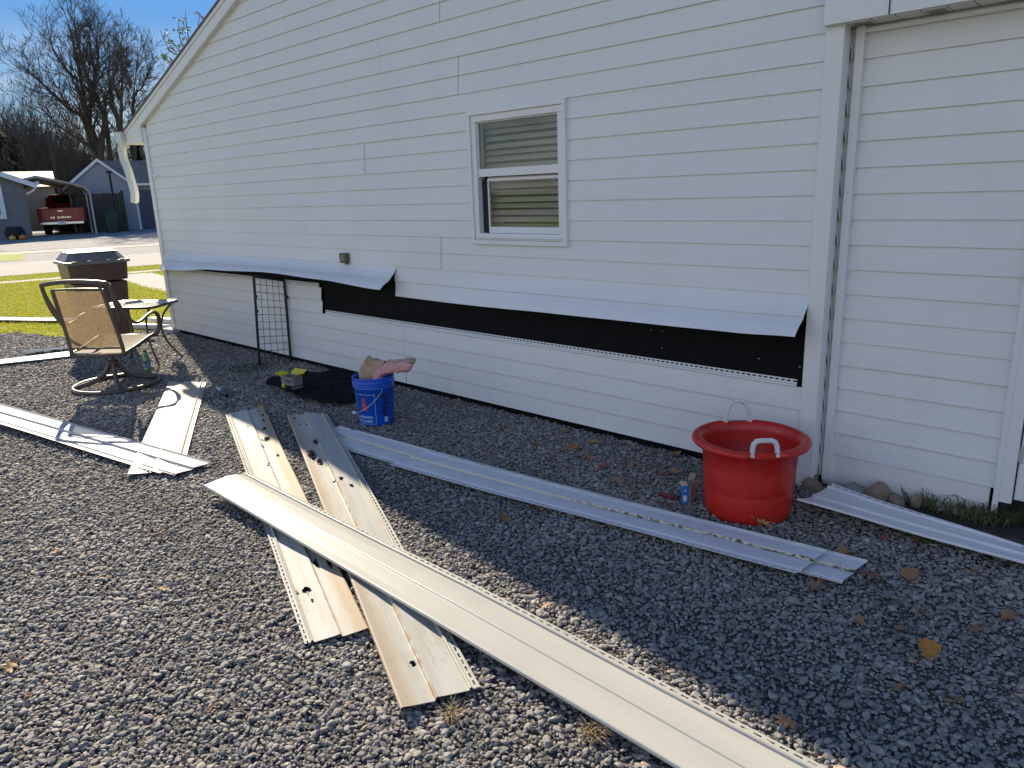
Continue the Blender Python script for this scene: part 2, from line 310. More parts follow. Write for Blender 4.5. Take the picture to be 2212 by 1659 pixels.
def inview(x,y,mar=60):
    dxv=x-CAM.x; dyv=y-CAM.y; dz=-CAM.z
    d=dxv*fw.x+dyv*fw.y+dz*fw.z; a=(dxv*RT.x+dyv*RT.y+dz*RT.z)/d*FPX; bb=(dxv*UP.x+dyv*UP.y+dz*UP.z)/d*FPX
    return (d>.3)&(np.abs(a)<1106+mar)&(bb>-829-mar)
def pebbles():
    P=[]; S=[]
    for (x0,x1,y0,y1,step,s) in ((-3.2,3.2,-4.6,.12,.0136,.0091),(-6.5,-3.2,-5.2,.1,.0160,.0099),(-10.5,-6.5,-5.6,.8,.022,.0120)):
        gx,gy=np.meshgrid(np.arange(x0,x1,step),np.arange(y0,y1,step)); gx=gx.ravel()+R.uniform(-.5,.5,gx.size)*step*1.1; gy=gy.ravel()+R.uniform(-.5,.5,gy.size)*step*1.1
        # bay bed and house footprint are left free
        k=inpoly(gx,gy,gp)&inview(gx,gy,90)&(~((gy>.04)&(gx>-8.3)))&(~((gx>.17)&(gy>-.20+.0*gx)))
        gx=gx[k]; gy=gy[k]; sc_=s*np.clip(np.exp(R.normal(0,.42,gx.size)),.42,2.3); P.append(np.stack([gx,gy,R.uniform(.000,.014,gx.size)],1)); S.append(sc_)
    P=np.concatenate(P); S=np.concatenate(S)
    big=R.rand(len(S))<.02; S[big]*=1.45
    lo=np.array([noise.noise(Vector((p[0]*.9,p[1]*2.2,0)))+.6*noise.noise(Vector((p[0]*4,p[1]*5,3))) for p in P]); tone=np.clip(R.normal(.5,.22,len(S))+.17*lo,0,1); S=S*(1+.10*lo); rot=np.stack([R.normal(0,.24,len(S)),R.normal(0,.24,len(S)),R.uniform(0,6.28,len(S))],1)
    print('pebbles',len(S))
    return scatter('gravel_stones',P,S,tone,rot,rocks)
tag(pebbles(),'grey crushed stone gravel covering the yard beside the house','gravel',kind='stuff')
# ---- grass
GRASSM=mat('grass_blade',(.24,.28,.010),.6,(.44,.42,.04),1.2,.7,coord='Object')
_t=GRASSM.node_tree; _tl=_t.nodes.new('ShaderNodeBsdfTranslucent'); _tl.inputs[0].default_value=(.50,.50,.03,1); _mx=_t.nodes.new('ShaderNodeMixShader'); _mx.inputs[0].default_value=.45
_t.links.new(_t.nodes['Principled BSDF'].outputs[0],_mx.inputs[1]); _t.links.new(_tl.outputs[0],_mx.inputs[2]); _t.links.new(_mx.outputs[0],_t.nodes['Material Output'].inputs[0])
def tuft(name,seed,nb,h,spread,m,lean=.5,wd=.004):
    rr=random.Random(seed); bb=MB()
    for i in range(nb):
        a=rr.uniform(0,6.28); r=spread*math.sqrt(rr.random()); x,y=r*math.cos(a),r*math.sin(a); hh=h*rr.uniform(.5,1.1); la=rr.uniform(0,6.28); ln=hh*lean*rr.uniform(.2,1)
        sx_,sy_=math.cos(la+1.57)*wd,math.sin(la+1.57)*wd; mx_,my_=x+math.cos(la)*ln*.35,y+math.sin(la)*ln*.35
        bb.add([(x-sx_,y-sy_,0),(x+sx_,y+sy_,0),(mx_+sx_*.8,my_+sy_*.8,hh*.6),(mx_-sx_*.8,my_-sy_*.8,hh*.6),(x+math.cos(la)*ln,y+math.sin(la)*ln,hh*(1-.25*lean))],[(0,1,2,3),(3,2,4)])
    me=bpy.data.meshes.new(name); me.from_pydata(bb.v,[],bb.f); me.materials.append(m); return me
tufts=[tuft('grass_tuft',i,26,.05,.09,GRASSM,.9,.004) for i in range(5)]
def lawn_grass():
    gx,gy=np.meshgrid(np.arange(-19.6,-8.6,.085),np.arange(-6,8,.085)); gx=gx.ravel()+R.uniform(-.05,.05,gx.size); gy=gy.ravel()+R.uniform(-.05,.05,gy.size)
    xx=gx-.2*gy
    inl=(~inpoly(gx,gy,gp))&(gx<-8.7)&inview(gx,gy,20)&(((xx>-17.45)|((xx>-19.3)&(xx<-17.98))))&(~inpoly(gx,gy,[(-16.9,2.0),(-8.6,1.4),(-8.6,2.4),(-16.7,3.0)]))
    gx=gx[inl]; gy=gy[inl]; n=len(gx); print('tufts',n)
    z=.012*np.maximum(0,-10-gx)
    return scatter('lawn_grass',np.stack([gx,gy,z],1),R.uniform(.6,1.15,n),R.rand(n),np.stack([np.zeros(n),np.zeros(n),R.uniform(0,6.28,n)],1),tufts)
tag(lawn_grass(),'short sunlit yellow green lawn grass left of the gravel','grass',kind='stuff')
# ================================================================= WHITE HOUSE
E=.127; Z0=.06; XL=-8.27
HOUSE=thing('white_house','white vinyl sided gable house with a strip of siding torn off over black felt','house',(-3.5,4,0))
def hp(o): # keep world coordinates under the house empty
    o.parent=HOUSE; o.matrix_parent_inverse=HOUSE.matrix_world.inverted() if False else Matrix.Translation((3.5,-4,0)); return o
def rake_z(x): return 2.577+.336*(x+8.361)   # where siding meets the rake on y=0
RIDX=-3.5
def rz2(x): return rake_z(x) if x<RIDX else rake_z(RIDX)-.336*(x-RIDX)
def rake_x(z): return -8.361+(z-2.577)/.336
seams={6:[-7.12],8:[-2.915,-6.46],10:[-4.86],12:[-6.77],14:[-7.375,-3.824],16:[-6.17],18:[-7.10,-2.62],20:[-3.52],22:[-5.61,-2.775],24:[-5.18,-1.3],0:[-3.46,-6.9],2:[-3.457],4:[-6.0],26:[-4.3,-.6]}
def siding(name,nlo,nhi,x0,x1,holes,y=0,slope=True,seamd=seams,yb=-.0120,yt=-.002,z0=Z0,mats=None):
    mats=mats or (SIDING,UNDERTAN,UNDERSHADE); b=MB(); yb0=yb
    for n in range(nlo,nhi):
        yb=yb0-(.0035 if n<6 else 0); zb=z0+n*E; zt=zb+E; sm=sorted(s+(.004 if n%2 else -.006) for s in seamd.get(n-(n%2),[]))
        # z sub-bands at hole edges
        zs=sorted({zb,zt}|{h[k] for h in holes for k in (2,3) if zb<h[k]<zt})
        for za,zc in zip(zs[:-1],zs[1:]):
            zm=(za+zc)/2; iv=[(x0,x1)]
            for h in holes:
                if h[2]<=zm<=h[3]:
                    nv=[]
                    for a,c in iv:
                        if h[0]>a: nv.append((a,min(c,h[0])))
                        if h[1]<c: nv.append((max(a,h[1]),c))
                    iv=[p for p in nv if p[1]-p[0]>.002]
            for a,c in iv:
                cut=[a]+[s for s in sm if a+.05<s<c-.05]+[c]
                for i in range(len(cut)-1):
                    p,q=cut[i],cut[i+1]
                    if i<len(cut)-2: q-=.0019
                    if i>0: p+=.0010
                    yo=-.0012 if i%2 else 0
                    Y=lambda z:y+yb+(yt-yb)*(z-zb)/E+yo
                    pa,pc,qa,qc=p,p,q,q
                    if slope:
                        pa=max(p,rake_x(za)-.02); pc=max(p,rake_x(zc)-.02)
                        if pa>=q or pc>=q: continue
                        rx=lambda z:RIDX+(rake_z(RIDX)-z)/.336
                        qa=min(q,rx(za)+.02); qc=min(q,rx(zc)+.02)
                        if qa<=pa or qc<=pc: continue
                    b.quad((pa,Y(za),za),(qa,Y(za),za),(qc,Y(zc),zc),(pc,Y(zc),zc))
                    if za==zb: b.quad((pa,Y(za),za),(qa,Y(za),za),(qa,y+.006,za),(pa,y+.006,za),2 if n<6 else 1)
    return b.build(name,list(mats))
WX0,WX1,WZ0,WZ1=-2.535,-1.622,1.287,2.217
zf=Z0+8*E; z6=Z0+6*E; z4=Z0+4*E
holes=[(WX0+.02,WX1-.02,WZ0+.02,WZ1-.02),(-8.6,-3.55,z6-.001,zf),(-3.55,-.0,z6-.001,zf),(-4.70,1,z4-.001,z6),]
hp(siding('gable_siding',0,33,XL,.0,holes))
# stepped ends of the pieces still hanging left of the gap are made by short extra courses
for n,xe in ((4,-4.655),(5,-4.70)):
    pass
b=MB() # felt behind
b.add([(XL,.012,0),(WX0+.04,.012,0),(WX0+.04,.012,2.6),(XL,.012,2.55)],[(0,1,2,3)])
b.add([(WX1-.04,.012,0),(.06,.012,0),(.06,.012,3.5),(WX1-.04,.012,3.5)],[(0,1,2,3)])
b.add([(WX0+.04,.012,0),(WX1-.04,.012,0),(WX1-.04,.012,WZ0+.04),(WX0+.04,.012,WZ0+.04)],[(0,1,2,3)])
b.add([(WX0+.04,.012,WZ1-.04),(WX1-.04,.012,WZ1-.04),(WX1-.04,.012,3.5),(WX0+.04,.012,3.5)],[(0,1,2,3)])
for zz in (.66,.76): b.box((-2.3,.0105,zz),(4.6,.002,.0035))
hp(b.build('black_underlayment',mat('house_wrap',(.0035,.0035,.004),.75,(.008,.008,.009),5,.7,bump=.8,bscale=4,bdist=.05,spec=.16)))
b=MB()
for u,v in ((1407,713),(1431,716),(1640,775),(1728,793),(1365,672+30)):
    p=W(u,v,.01); b.lathe([(.0,0),(.006,0),(.004,.004),(0,.004)],8,(p.x,.008,p.z))
for i in range(2):
    p=(-2.2+i*1.3,.006,.60+.17*((i*7)%3)/2.2); b.box(p,(.006,.004,.006))
NAILM=mat('nail_head',(.5,.5,.5),.4,metal=.8); nh=b.build('nail_heads',NAILM); nh['kind']='stuff'; hp(nh)
# exposed nailing hems
def hem(name,x0,x1,z,slots=True):
    b=MB(); y=-.004
    b.tube([(x0,y-.006,z+.006),(x1,y-.006,z+.006)],.0075,8)
    if slots:
        b.box(((x0+x1)/2,y,z+.0185),(x1-x0,.002,.010)); b.box(((x0+x1)/2,y,z+.036),(x1-x0,.002,.007))
        x=x0
        while x<x1-.012: b.box((x+.006,y,z+.028),(.012,.002,.009)); x+=.0335
    return b.build(name,TRIM,smooth=False)
hp(hem('nailing_hem',-4.66,-.035,z4)); hp(hem('nailing_hem',-8.24,-4.73,z6))
# loose curled panels
def flare(name,x0,x1,phi,nseg=60,tear=None):
    b=MB(); prof=[(0,0),(.03,.001),(.06,.004),(.09,.007),(.122,.010),(.125,.013),(.1285,.001),(.16,.003),(.19,.006),(.22,.009),(.250,.013),(.254,.012),(.2545,.004)]
    k=len(prof)
    for i in range(nseg+1):
        x=x0+(x1-x0)*i/nseg; ph=phi(x)
        for s,h in prof:
            # curl: angle grows along the panel (bending from the top lock)
            a=ph*(.45+.75*min(1,s/.2)) if s>0 else ph*.45
            y=-math.sin(a)*s-math.cos(a)*h-.002; z=zf-math.cos(a)*s+math.sin(a)*h*-1*-.0
            b.v.append((x,y,z))
    for i in range(nseg):
        for j in range(k-1):
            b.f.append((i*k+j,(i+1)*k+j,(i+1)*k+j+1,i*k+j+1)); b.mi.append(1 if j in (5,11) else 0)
    o=b.build(name,[SIDING,UNDERTAN]); sm=o.modifiers.new('thick','SOLIDIFY'); sm.thickness=.0015; sm.offset=1
    return hp(o)
def interp(tab):
    def f(x):
        if x<=tab[0][0]: return tab[0][1]
        for (a,p),(c,q) in zip(tab[:-1],tab[1:]):
            if x<=c:
                t=(x-a)/(c-a); t=t*t*(3-2*t); return p+(q-p)*t
        return tab[-1][1]
    return f
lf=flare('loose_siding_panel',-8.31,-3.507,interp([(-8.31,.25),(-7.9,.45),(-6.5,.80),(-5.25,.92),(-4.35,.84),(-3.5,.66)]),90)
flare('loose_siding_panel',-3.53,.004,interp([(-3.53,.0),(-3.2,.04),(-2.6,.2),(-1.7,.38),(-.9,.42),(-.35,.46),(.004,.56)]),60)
# corner trim left
b=MB(); b.box((-8.305,-.012,1.30),(.07,.036,2.52)); b.box((-8.345,.04,1.30),(.03,.14,2.52)); hp(b.build('corner_trim',TRIM,bev=.003))
# corner post right
b=MB(); b.box((.044,-.008,1.20),(.088,.034,2.40)); b.box((.0805,.035,1.20),(.014,.058,2.398)); hp(b.build('corner_post',TRIM,bev=.003))
# saw-tooth return siding between the post and the bay wall
b=MB()
for n in range(0,19):
    zb=Z0+n*E; b.add([(.086,.064,zb),(.086,.1,zb),(.078,.1,zb+E),(.078,.064,zb+E),(.098,.064,zb),(.098,.1,zb)],[(4,5,2,3),(0,1,5,4)])
hp(b.build('return_siding',SIDING)); b=MB(); b.box((.10,.104,1.2),(.06,.008,2.3)); hp(b.build('corner_channel',SOFFIT))
# walls of the house body
b=MB(); b.box((-8.30,4.1,1.3),(.06,8.0,2.6)); hp(b.build('front_wall',SIDING))
b=MB(); b.box((-3.2,8.1,1.3),(10.2,.1,2.6)); b.box((1.9,4.1,1.2),(.1,8.0,2.4)); b.prism([(-8.3,2.5),(-3.5,4.1),(1.8,2.5)],'y',8.05,8.15)
hp(b.build('back_wall',SIDING))
b=MB(); b.box((-4.1,.03,.02),(8.4,.03,.10)); hp(b.build('foundation_edge',mat('foundation',(.16,.15,.135),.9,(.26,.24,.21),8,.6)))
# roof
def roofline(x,dz): return (2.585+.336*(x+8.828) if x<RIDX else 2.585+.336*(RIDX+8.828)-.336*(x-RIDX))+dz
b=MB()
ER=RIDX*2+8.828
for sgn,(xa,xb) in enumerate(((-8.86,RIDX),(RIDX,ER+.03))):
    for (ya,yb2) in ((-.075,8.35),):
        vs=[(xa,ya,roofline(xa,0)),(xb,ya,roofline(xb,0)),(xb,yb2,roofline(xb,0)),(xa,yb2,roofline(xa,0))]
        b.add(vs+[(x,y,z-.022) for x,y,z in vs],[(0,1,2,3),(7,6,5,4),(0,4,5,1),(1,5,6,2),(2,6,7,3),(3,7,4,0)])
hp(b.build('roof',SHINGLE))
b=MB()
for (xa,xb) in ((-8.83,RIDX),(RIDX,ER)):
    # narrow top band, wide board, soffit strip under it
    def para(x0,x1,t0,t1,y0,y1):
        vs=[(x0,y0,roofline(x0,t0)),(x1,y0,roofline(x1,t0)),(x1,y0,roofline(x1,t1)),(x0,y0,roofline(x0,t1))]
        b.add(vs+[(x,y1,z) for x,_,z in vs],[(0,1,2,3),(7,6,5,4),(0,4,5,1),(1,5,6,2),(2,6,7,3),(3,7,4,0)])
    para(xa,xb,-.023,-.062,-.066,-.02); para(xa,xb,-.063,-.165,-.056,.004)
hp(b.build('rake_board',TRIM))
b=MB()
b.prism([(-8.83,2.40),(-8.83,2.56),(-8.335,2.56+.04),(-8.335,2.40)],'y',-.054,.30); hp(b.build('eave_return',TRIM,bev=.004))
b=MB(); b.box((-8.58,4.3,2.395),(.5,8.0,.012)); hp(b.build('eave_soffit',SOFFIT))
b=MB(); b.prism([(-9.06,2.56),(-9.04,2.47),(-8.98,2.425),(-8.85,2.425),(-8.85,2.56),(-8.86,2.56),(-8.86,2.435),(-8.975,2.435),(-9.03,2.475),(-9.05,2.56)],'y',-.10,8.3)
b.prism([(-9.06,2.56),(-9.04,2.47),(-8.98,2.425),(-8.85,2.425),(-8.85,2.56)],'y',-.106,-.0985); b.box((-9.0,-.02,2.40),(.10,.08,.06))
gut=hp(b.build('gutter',CREAM))
b=MB(); pt=[W(267,309,.0),W(264,322,.02),W(268,345,.02),W(276,365,.02),W(285,395,.02),W(291,418,.02),W(291,437,.02)]
b.tube(smoothpath(pt,4),.056,4,flat=.85); ds=b.build('downspout_elbow',CREAM,bev=.008); hp(ds); ds['label']='broken cream downspout elbow hanging loose from the gutter'
b=MB(); A0=W(356,585,.17); A1=W(362,692,.17)
b.box((A0.x,.20,(A0.z+A1.z)/2+.04),(.085,.065,A0.z-.06)); b.box((A1.x+.03,.12,.06),(.13,.2,.10)); 
dn=hp(b.build('downspout',CREAM,bev=.008))
b=MB(); p=W(332,379,-.03); b.tube([(p.x-.02,-.03,p.z),(p.x+.16,-.05,p.z-.005)],.009,8); hp(b.build('hook',TRIM))
b=MB(); b.box((-8.33,-.05,.03),(.26,.14,.07),Matrix.Rotation(.15,3,'Z')); tag(b.build('foam_block',mat('dirty_foam',(.42,.40,.38),.9,(.6,.58,.55),20,.6),bev=.012),'small dirty white block under the far corner of the house','block')
# outlet cover
V=thing('outlet','x','x'); bpy.data.objects.remove(V)
vx,vz=-4.222,1.122
b=MB(); b.box((vx,-.03,vz),(.105,.045,.088)); o1=hp(b.build('outlet_cover',BRACKET,bev=.006)); b=MB(); b.box((vx+.0,-.054,vz),(.06,.006,.055)); b.box((vx+.02,-.03,vz-.05),(.03,.02,.014)); q=b.build('cover_latch',mat('latch_grey',(.2,.19,.16),.5),bev=.002); q.parent=o1; 
# ---------------- window
wn=MB(); wn.box((0,0,0),(.001,.001,.001)); 
def ring(b,x0,x1,z0,z1,w_,y0,y1,m=0,wb=None,wt=None):
    wb=wb or w_; wt=wt or w_
    b.box(((x0+x1)/2,(y0+y1)/2,z1-wt/2),(x1-x0,y1-y0,wt),m=m); b.box(((x0+x1)/2,(y0+y1)/2,z0+wb/2),(x1-x0,y1-y0,wb),m=m)
    for xx in (x0+w_/2,x1-w_/2): b.box((xx,(y0+y1)/2,(z0+z1)/2+(wb-wt)/2),(w_,y1-y0-.002,z1-z0-wt-wb),m=m)
b=MB(); ring(b,WX0,WX1,WZ0,WZ1,.030,-.034,.02); WIN=b.build('window',TRIM,bev=.002); hp(WIN)
def wp(o): o.parent=WIN; return o
b=MB(); ring(b,WX0+.031,WX1-.031,WZ0+.031,WZ1-.031,.045,-.020,.06); b.box((-2.078,-.026,WZ0+.05),(.80,.02,.012)); wp(b.build('window_frame',TRIM,bev=.003))
b=MB(); ring(b,WX0+.077,WX1-.077,1.764,WZ1-.077,.008,-.006,.02,wb=.055); wp(b.build('upper_sash',TRIM,bev=.002))
b=MB(); ring(b,WX0+.135,WX1-.077,WZ0+.077,1.752,.012,.022,.045,wb=.045,wt=.02); b.box((WX0+.105,.035,1.56),(.055,.02,.37),m=1); b.box((WX0+.125,.028,1.56),(.022,.012,.36),m=2); wp(b.build('lower_sash',[TRIM,DARK,DARK],bev=.002))
b=MB(); b.box((-2.078,.010,1.97),(.755,.004,.37)); b.box((-2.05,.034,1.58),(.70,.004,.36)); wp(b.build('window_pane',GLASS))
b=MB(); z=1.32; i=0
while z<2.14:
    sag=.006*math.sin(i*1.7); rot=Matrix.Rotation(math.radians(46+5*math.sin(i*2.3)),3,'X')@Matrix.Rotation(.004*math.sin(i*3.1),3,'Y')
    b.box((-2.078,.095,z+sag*.4),(.77,.044,.0025),rot); z+=.047; i+=1
wp(b.build('blinds',BLIND))
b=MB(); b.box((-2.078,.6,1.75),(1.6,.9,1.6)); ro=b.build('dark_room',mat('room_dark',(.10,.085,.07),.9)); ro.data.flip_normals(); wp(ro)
# cut front of the room box
bm=bmesh.new(); bm.from_mesh(ro.data); bm.faces.ensure_lookup_table(); fs=[f for f in bm.faces if abs(f.calc_center_median().y-.15)<.01]; bmesh.ops.delete(bm,geom=fs,context='FACES'); bm.to_mesh(ro.data); bm.free()
# ---------------- bay with the door on the right
YB=.1; BX0=.146; BX1=.918
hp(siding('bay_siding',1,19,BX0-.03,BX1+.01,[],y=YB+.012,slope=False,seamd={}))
b=MB(); b.box((.5,YB+.012,.09),(.8,.02,.188)); hp(b.build('bay_skirt',TRIM))
b=MB(); b.box((.128,.088,1.20),(.040,.036,2.33)); b.box((BX1+.012,.09,1.22),(.024,.03,2.30)); b.box((.53,.092,2.343),(.86,.026,.02)); hp(b.build('channel_trim',TRIM,bev=.002))
b=MB(); b.box((.965,.094,1.24),(.058,.03,2.22)); b.box((.965,.101,.09),(.03,.02,.09),m=1); hp(b.build('door_casing',[TRIM,DARK],bev=.002))
b=MB(); b.box((1.45,.104,1.21),(.90,.02,2.12)); b.box((1.05,.094,1.21),(.09,.008,2.1)); b.box((1.45,.094,.34),(.72,.008,.008)); DOOR=hp(b.build('door',TRIM,bev=.003))
b=MB(); p=W(2196,981,.085); b.box((p.x,.086,p.z),(.05,.006,.075)); b.tube([(p.x+.02,.082,p.z-.04),(p.x+.02,.082,p.z+.04)],.006,8)
for a in (-.02,0,.02): b.lathe([(0,0),(.004,.0)],6,(p.x-.012,.0825,p.z+a))
h_=b.build('hinge',mat('painted_hinge',(.5,.5,.49),.45,(.36,.34,.3),40,.5)); h_.parent=DOOR
b=MB(); b.box((1.5,-.05,2.47),(3.0,.024,.20)); b.box((.293,-.064,2.47),(.004,.006,.20),m=1); hp(b.build('fascia',[TRIM,DARK]))
b=MB()
x=.0; i=0
while x<2.2:
    b.box((x+.052,.028,2.368),(.098,.136,.006)); 
    if i%3==1:
        for a in range(7):
            for c in range(6): b.box((x+.018+a*.011,-.012+c*.017,2.3645),(.005,.006,.0025),m=1)
    x+=.104; i+=1
b.box((1.1,.028,2.374),(2.2,.136,.004),m=1); hp(b.build('soffit',[SOFFIT,DARK]))
b=MB(); b.box((.5,.095,2.350),(.9,.02,.016)); b.box((1.4,.11,2.40),(1.0,.04,.2)); hp(b.build('frieze_channel',SOFFIT))
b=MB(); b.box((1.4,.2,1.2),(2.6,.1,2.4)); hp(b.build('bay_wall_core',DARK))
# ================================================================= LOOSE SIDING PANELS ON THE GROUND
def panel_mat(name,base,stain=0,holes=0,dirt=0,hole_pts=(),rough=.3,inner=False,spots=0):
    m=bpy.data.materials.new(name); m.use_nodes=True; t=m.node_tree; b=t.nodes['Principled BSDF']; out=t.nodes['Material Output']; n=t.nodes.new; l=t.links.new
    b.inputs['Roughness'].default_value=rough; b.inputs['Specular IOR Level'].default_value=.12 if stain else .25
    uv=n('ShaderNodeUVMap'); sp=n('ShaderNodeSeparateXYZ'); l(uv.outputs[0],sp.inputs[0]); U,V_=sp.outputs[0],sp.outputs[1]
    def M_(op,a,c=None,d=None):
        q=n('ShaderNodeMath'); q.operation=op
        for i,x in enumerate((a,c,d)):
            if x is None: continue
            if isinstance(x,(int,float)): q.inputs[i].default_value=x
            else: l(x,q.inputs[i])
        return q.outputs[0]
    def noi(sc_,stretch,det=5):
        mp_=n('ShaderNodeMapping'); mp_.inputs['Scale'].default_value=(*stretch,1); l(uv.outputs[0],mp_.inputs[0]); q=n('ShaderNodeTexNoise'); q.inputs['Scale'].default_value=sc_; q.inputs['Detail'].default_value=det; l(mp_.outputs[0],q.inputs[0]); return q.outputs[0]
    def mixc(fac,a,c):
        q=n('ShaderNodeMix'); q.data_type='RGBA'; l(fac,q.inputs[0])
        for i,x in ((6,a),(7,c)):
            if isinstance(x,tuple): q.inputs[i].default_value=(*x,1)
            else: l(x,q.inputs[i])
        return q.outputs[2]
    def smooth(x,lo,hi,a=0,c=1):
        q=n('ShaderNodeMapRange'); q.interpolation_type='SMOOTHSTEP'; l(x,q.inputs[0]); q.inputs[1].default_value=lo; q.inputs[2].default_value=hi; q.inputs[3].default_value=a; q.inputs[4].default_value=c; return q.outputs[0]
    c=mixc(smooth(noi(3,(1,4)),.35,.7),base,tuple(x*.93 for x in base))
    if stain:
        # brown run-off stain along the butt edge and along the crease
        edge=M_('MULTIPLY',smooth(M_('ADD',V_,M_('MULTIPLY',noi(5,(1.5,6)),-.10)),-.03,.055,1,0),stain)
        c=mixc(M_('MINIMUM',edge,.85),c,(.33,.22,.11))
        wide=M_('MULTIPLY',smooth(M_('ADD',V_,M_('MULTIPLY',noi(2,(1,3)),-.20)),-.08,.10,1,0),.30*stain)
        c=mixc(wide,c,(.46,.39,.28))
        cr=M_('MULTIPLY',smooth(M_('ABSOLUTE',M_('SUBTRACT',V_,.127)),.002,.012,1,0),smooth(noi(9,(2,1)),.38,.6,0,.8)); c=mixc(cr,c,(.35,.24,.12))
        cr2=M_('MULTIPLY',smooth(M_('ABSOLUTE',M_('SUBTRACT',V_,.252)),.002,.010,1,0),smooth(noi(7,(2,1)),.4,.6,0,.6)); c=mixc(cr2,c,(.5,.38,.2))
    if dirt:
        cr=M_('MULTIPLY',smooth(M_('ABSOLUTE',M_('SUBTRACT',V_,.127)),.003,.016,1,0),.8); c=mixc(cr,c,(.60,.52,.40))
        dk=M_('MULTIPLY',M_('MULTIPLY',smooth(M_('ABSOLUTE',M_('SUBTRACT',V_,M_('ADD',.112,M_('MULTIPLY',noi(2.5,(1,.1),2),.03)))),.002,.007,1,0),smooth(noi(26,(1.2,4)),.44,.6)),smooth(U,dirt[0],dirt[1]))
        c=mixc(dk,c,(.05,.045,.03))
        cr3=M_('MULTIPLY',smooth(M_('ABSOLUTE',M_('SUBTRACT',V_,.006)),.002,.006,1,0),smooth(noi(6,(1,1)),.45,.55)); c=mixc(cr3,c,(.16,.13,.10))
    if stain:
        st=smooth(noi(3.2,(.55,9),5),.48,.66,0,.45); c=mixc(st,c,(.40,.36,.28))
        ck=M_('MULTIPLY',smooth(M_('ABSOLUTE',M_('SUBTRACT',noi(22,(1,1.6),6),.5)),.0,.012,1,0),smooth(noi(2.2,(1,1),1),.47,.6,0,.8)); c=mixc(ck,c,(.16,.11,.06))
    if spots:
        vo=n('ShaderNodeTexVoronoi'); vo.inputs['Scale'].default_value=16; l(uv.outputs[0],vo.inputs['Vector'])
        c=mixc(M_('MULTIPLY',smooth(vo.outputs['Distance'],.02,.05,1,0),smooth(noi(1.8,(1,1),1),.5,.56,0,spots)),c,(.08,.06,.03))
    l(c,b.inputs['Base Color'])
    # embossed wood grain
    g=noi(26,(.8,7),3); k=n('ShaderNodeBump'); k.inputs['Strength'].default_value=.10 if not inner else .03; k.inputs['Distance'].default_value=.004; l(g,k.inputs['Height']); l(k.outputs[0],b.inputs['Normal'])
    # nail slots cut through the hem
    fr=M_('FRACT',M_('DIVIDE',U,.042)); slot=M_('MULTIPLY',M_('LESS_THAN',fr,.62),M_('MULTIPLY',M_('GREATER_THAN',V_,.2745),M_('LESS_THAN',V_,.2815)))
    al=slot
    if holes:
        for (hu,hv,ru,rv) in hole_pts:
            du=M_('DIVIDE',M_('SUBTRACT',U,hu),ru*1.45); dv_=M_('DIVIDE',M_('SUBTRACT',V_,hv),rv*1.35)
            dd=M_('ADD',M_('SQRT',M_('ADD',M_('MULTIPLY',du,du),M_('MULTIPLY',dv_,dv_))),M_('MULTIPLY',M_('SUBTRACT',noi(42,(1,1.6),5),.5),3.2))
            al=M_('MAXIMUM',al,M_('LESS_THAN',dd,1.0))
    tr=n('ShaderNodeBsdfTransparent'); mx_=n('ShaderNodeMixShader'); l(al,mx_.inputs[0]); l(b.outputs[0],mx_.inputs[1]); l(tr.outputs[0],mx_.inputs[2]); l(mx_.outputs[0],out.inputs[0])
    return m
PROF=[(0,.004),(.0,.010),(.003,.0145),(.008,.016),(.04,.011),(.08,.007),(.110,.003),(.120,.0025),(.124,.0035),(.1265,.013),(.131,.0155),(.160,.011),(.20,.007),(.245,.0025),(.250,.0025),(.252,.010),(.257,.0125),(.262,.010),(.265,.0035),(.292,.003)]
PROFE=[(0,.002),(.0,.008),(.003,.013),(.010,.0155),(.03,.015),(.06,.013),(.09,.0105),(.112,.0085),(.122,.008),(.129,.0095),(.138,.0135),(.150,.0155),(.17,.015),(.20,.0125),(.23,.009),(.246,.006),(.250,.0055),(.253,.009),(.258,.010),(.262,.008),(.266,.004),(.292,.003)]
PROFI=[(0,.012),(.001,.004),(.006,.001),(.012,.0095),(.02,.006),(.06,.010),(.10,.0125),(.118,.013),(.123,.016),(.128,.004),(.134,.002),(.165,.007),(.21,.011),(.245,.0125),(.249,.004),(.254,.0015),(.259,.004),(.263,.0125),(.268,.013),(.292,.013)]
def lpanel(name,label,butt,hem_,m,z0=.022,zfun=None,inner=False,nseg=40,bow=0,off=0,hemcut=0,scurl=0):
    """butt / hem_: two ground points each (start, end) of the lower edge and of the nailed edge"""
    b0,b1=[Vector((p[0],p[1],0)) for p in butt]; h0,h1=[Vector((p[0],p[1],0)) for p in hem_]
    pr=PROFI if inner is True else PROF; k=len(pr); b=MB(); b.uv=[]; Lg=((b1-b0).length+(h1-h0).length)/2
    ax=((b1-b0)+(h1-h0)).normalized(); pe=Vector((-ax.y,ax.x,0))
    for i in range(nseg+1):
        t=i/nseg; p=b0.lerp(b1,t); q=h0.lerp(h1,t); bw_=pe*bow*math.sin(PI*t)
        for v,h in pr:
            if inner=='soft' and .02<v<.245: h=.0135+(h-.0135)*.33
            zz=z0+h+(zfun(t,v) if zfun else 0)+.002*math.sin(t*9+v*8+off)
            e=p.lerp(q,v/.292)+bw_; b.v.append((e.x,e.y,zz)); b.uv.append((t*Lg+off,v))
    for i in range(nseg):
        for j in range(k-1):
            if j==k-2 and hemcut and i>=nseg-hemcut: continue
            b.f.append((i*k+j,(i+1)*k+j,(i+1)*k+j+1,i*k+j+1)); b.mi.append(0)
    o=b.build(name,m,smooth=False); o.modifiers.new('t','SOLIDIFY').thickness=.0014
    return tag(o,label,'siding panel','torn off siding panels lying on the ground')
P2=lambda u,v,z=.03:G(u,v,z)
WH=(.74,.74,.70)
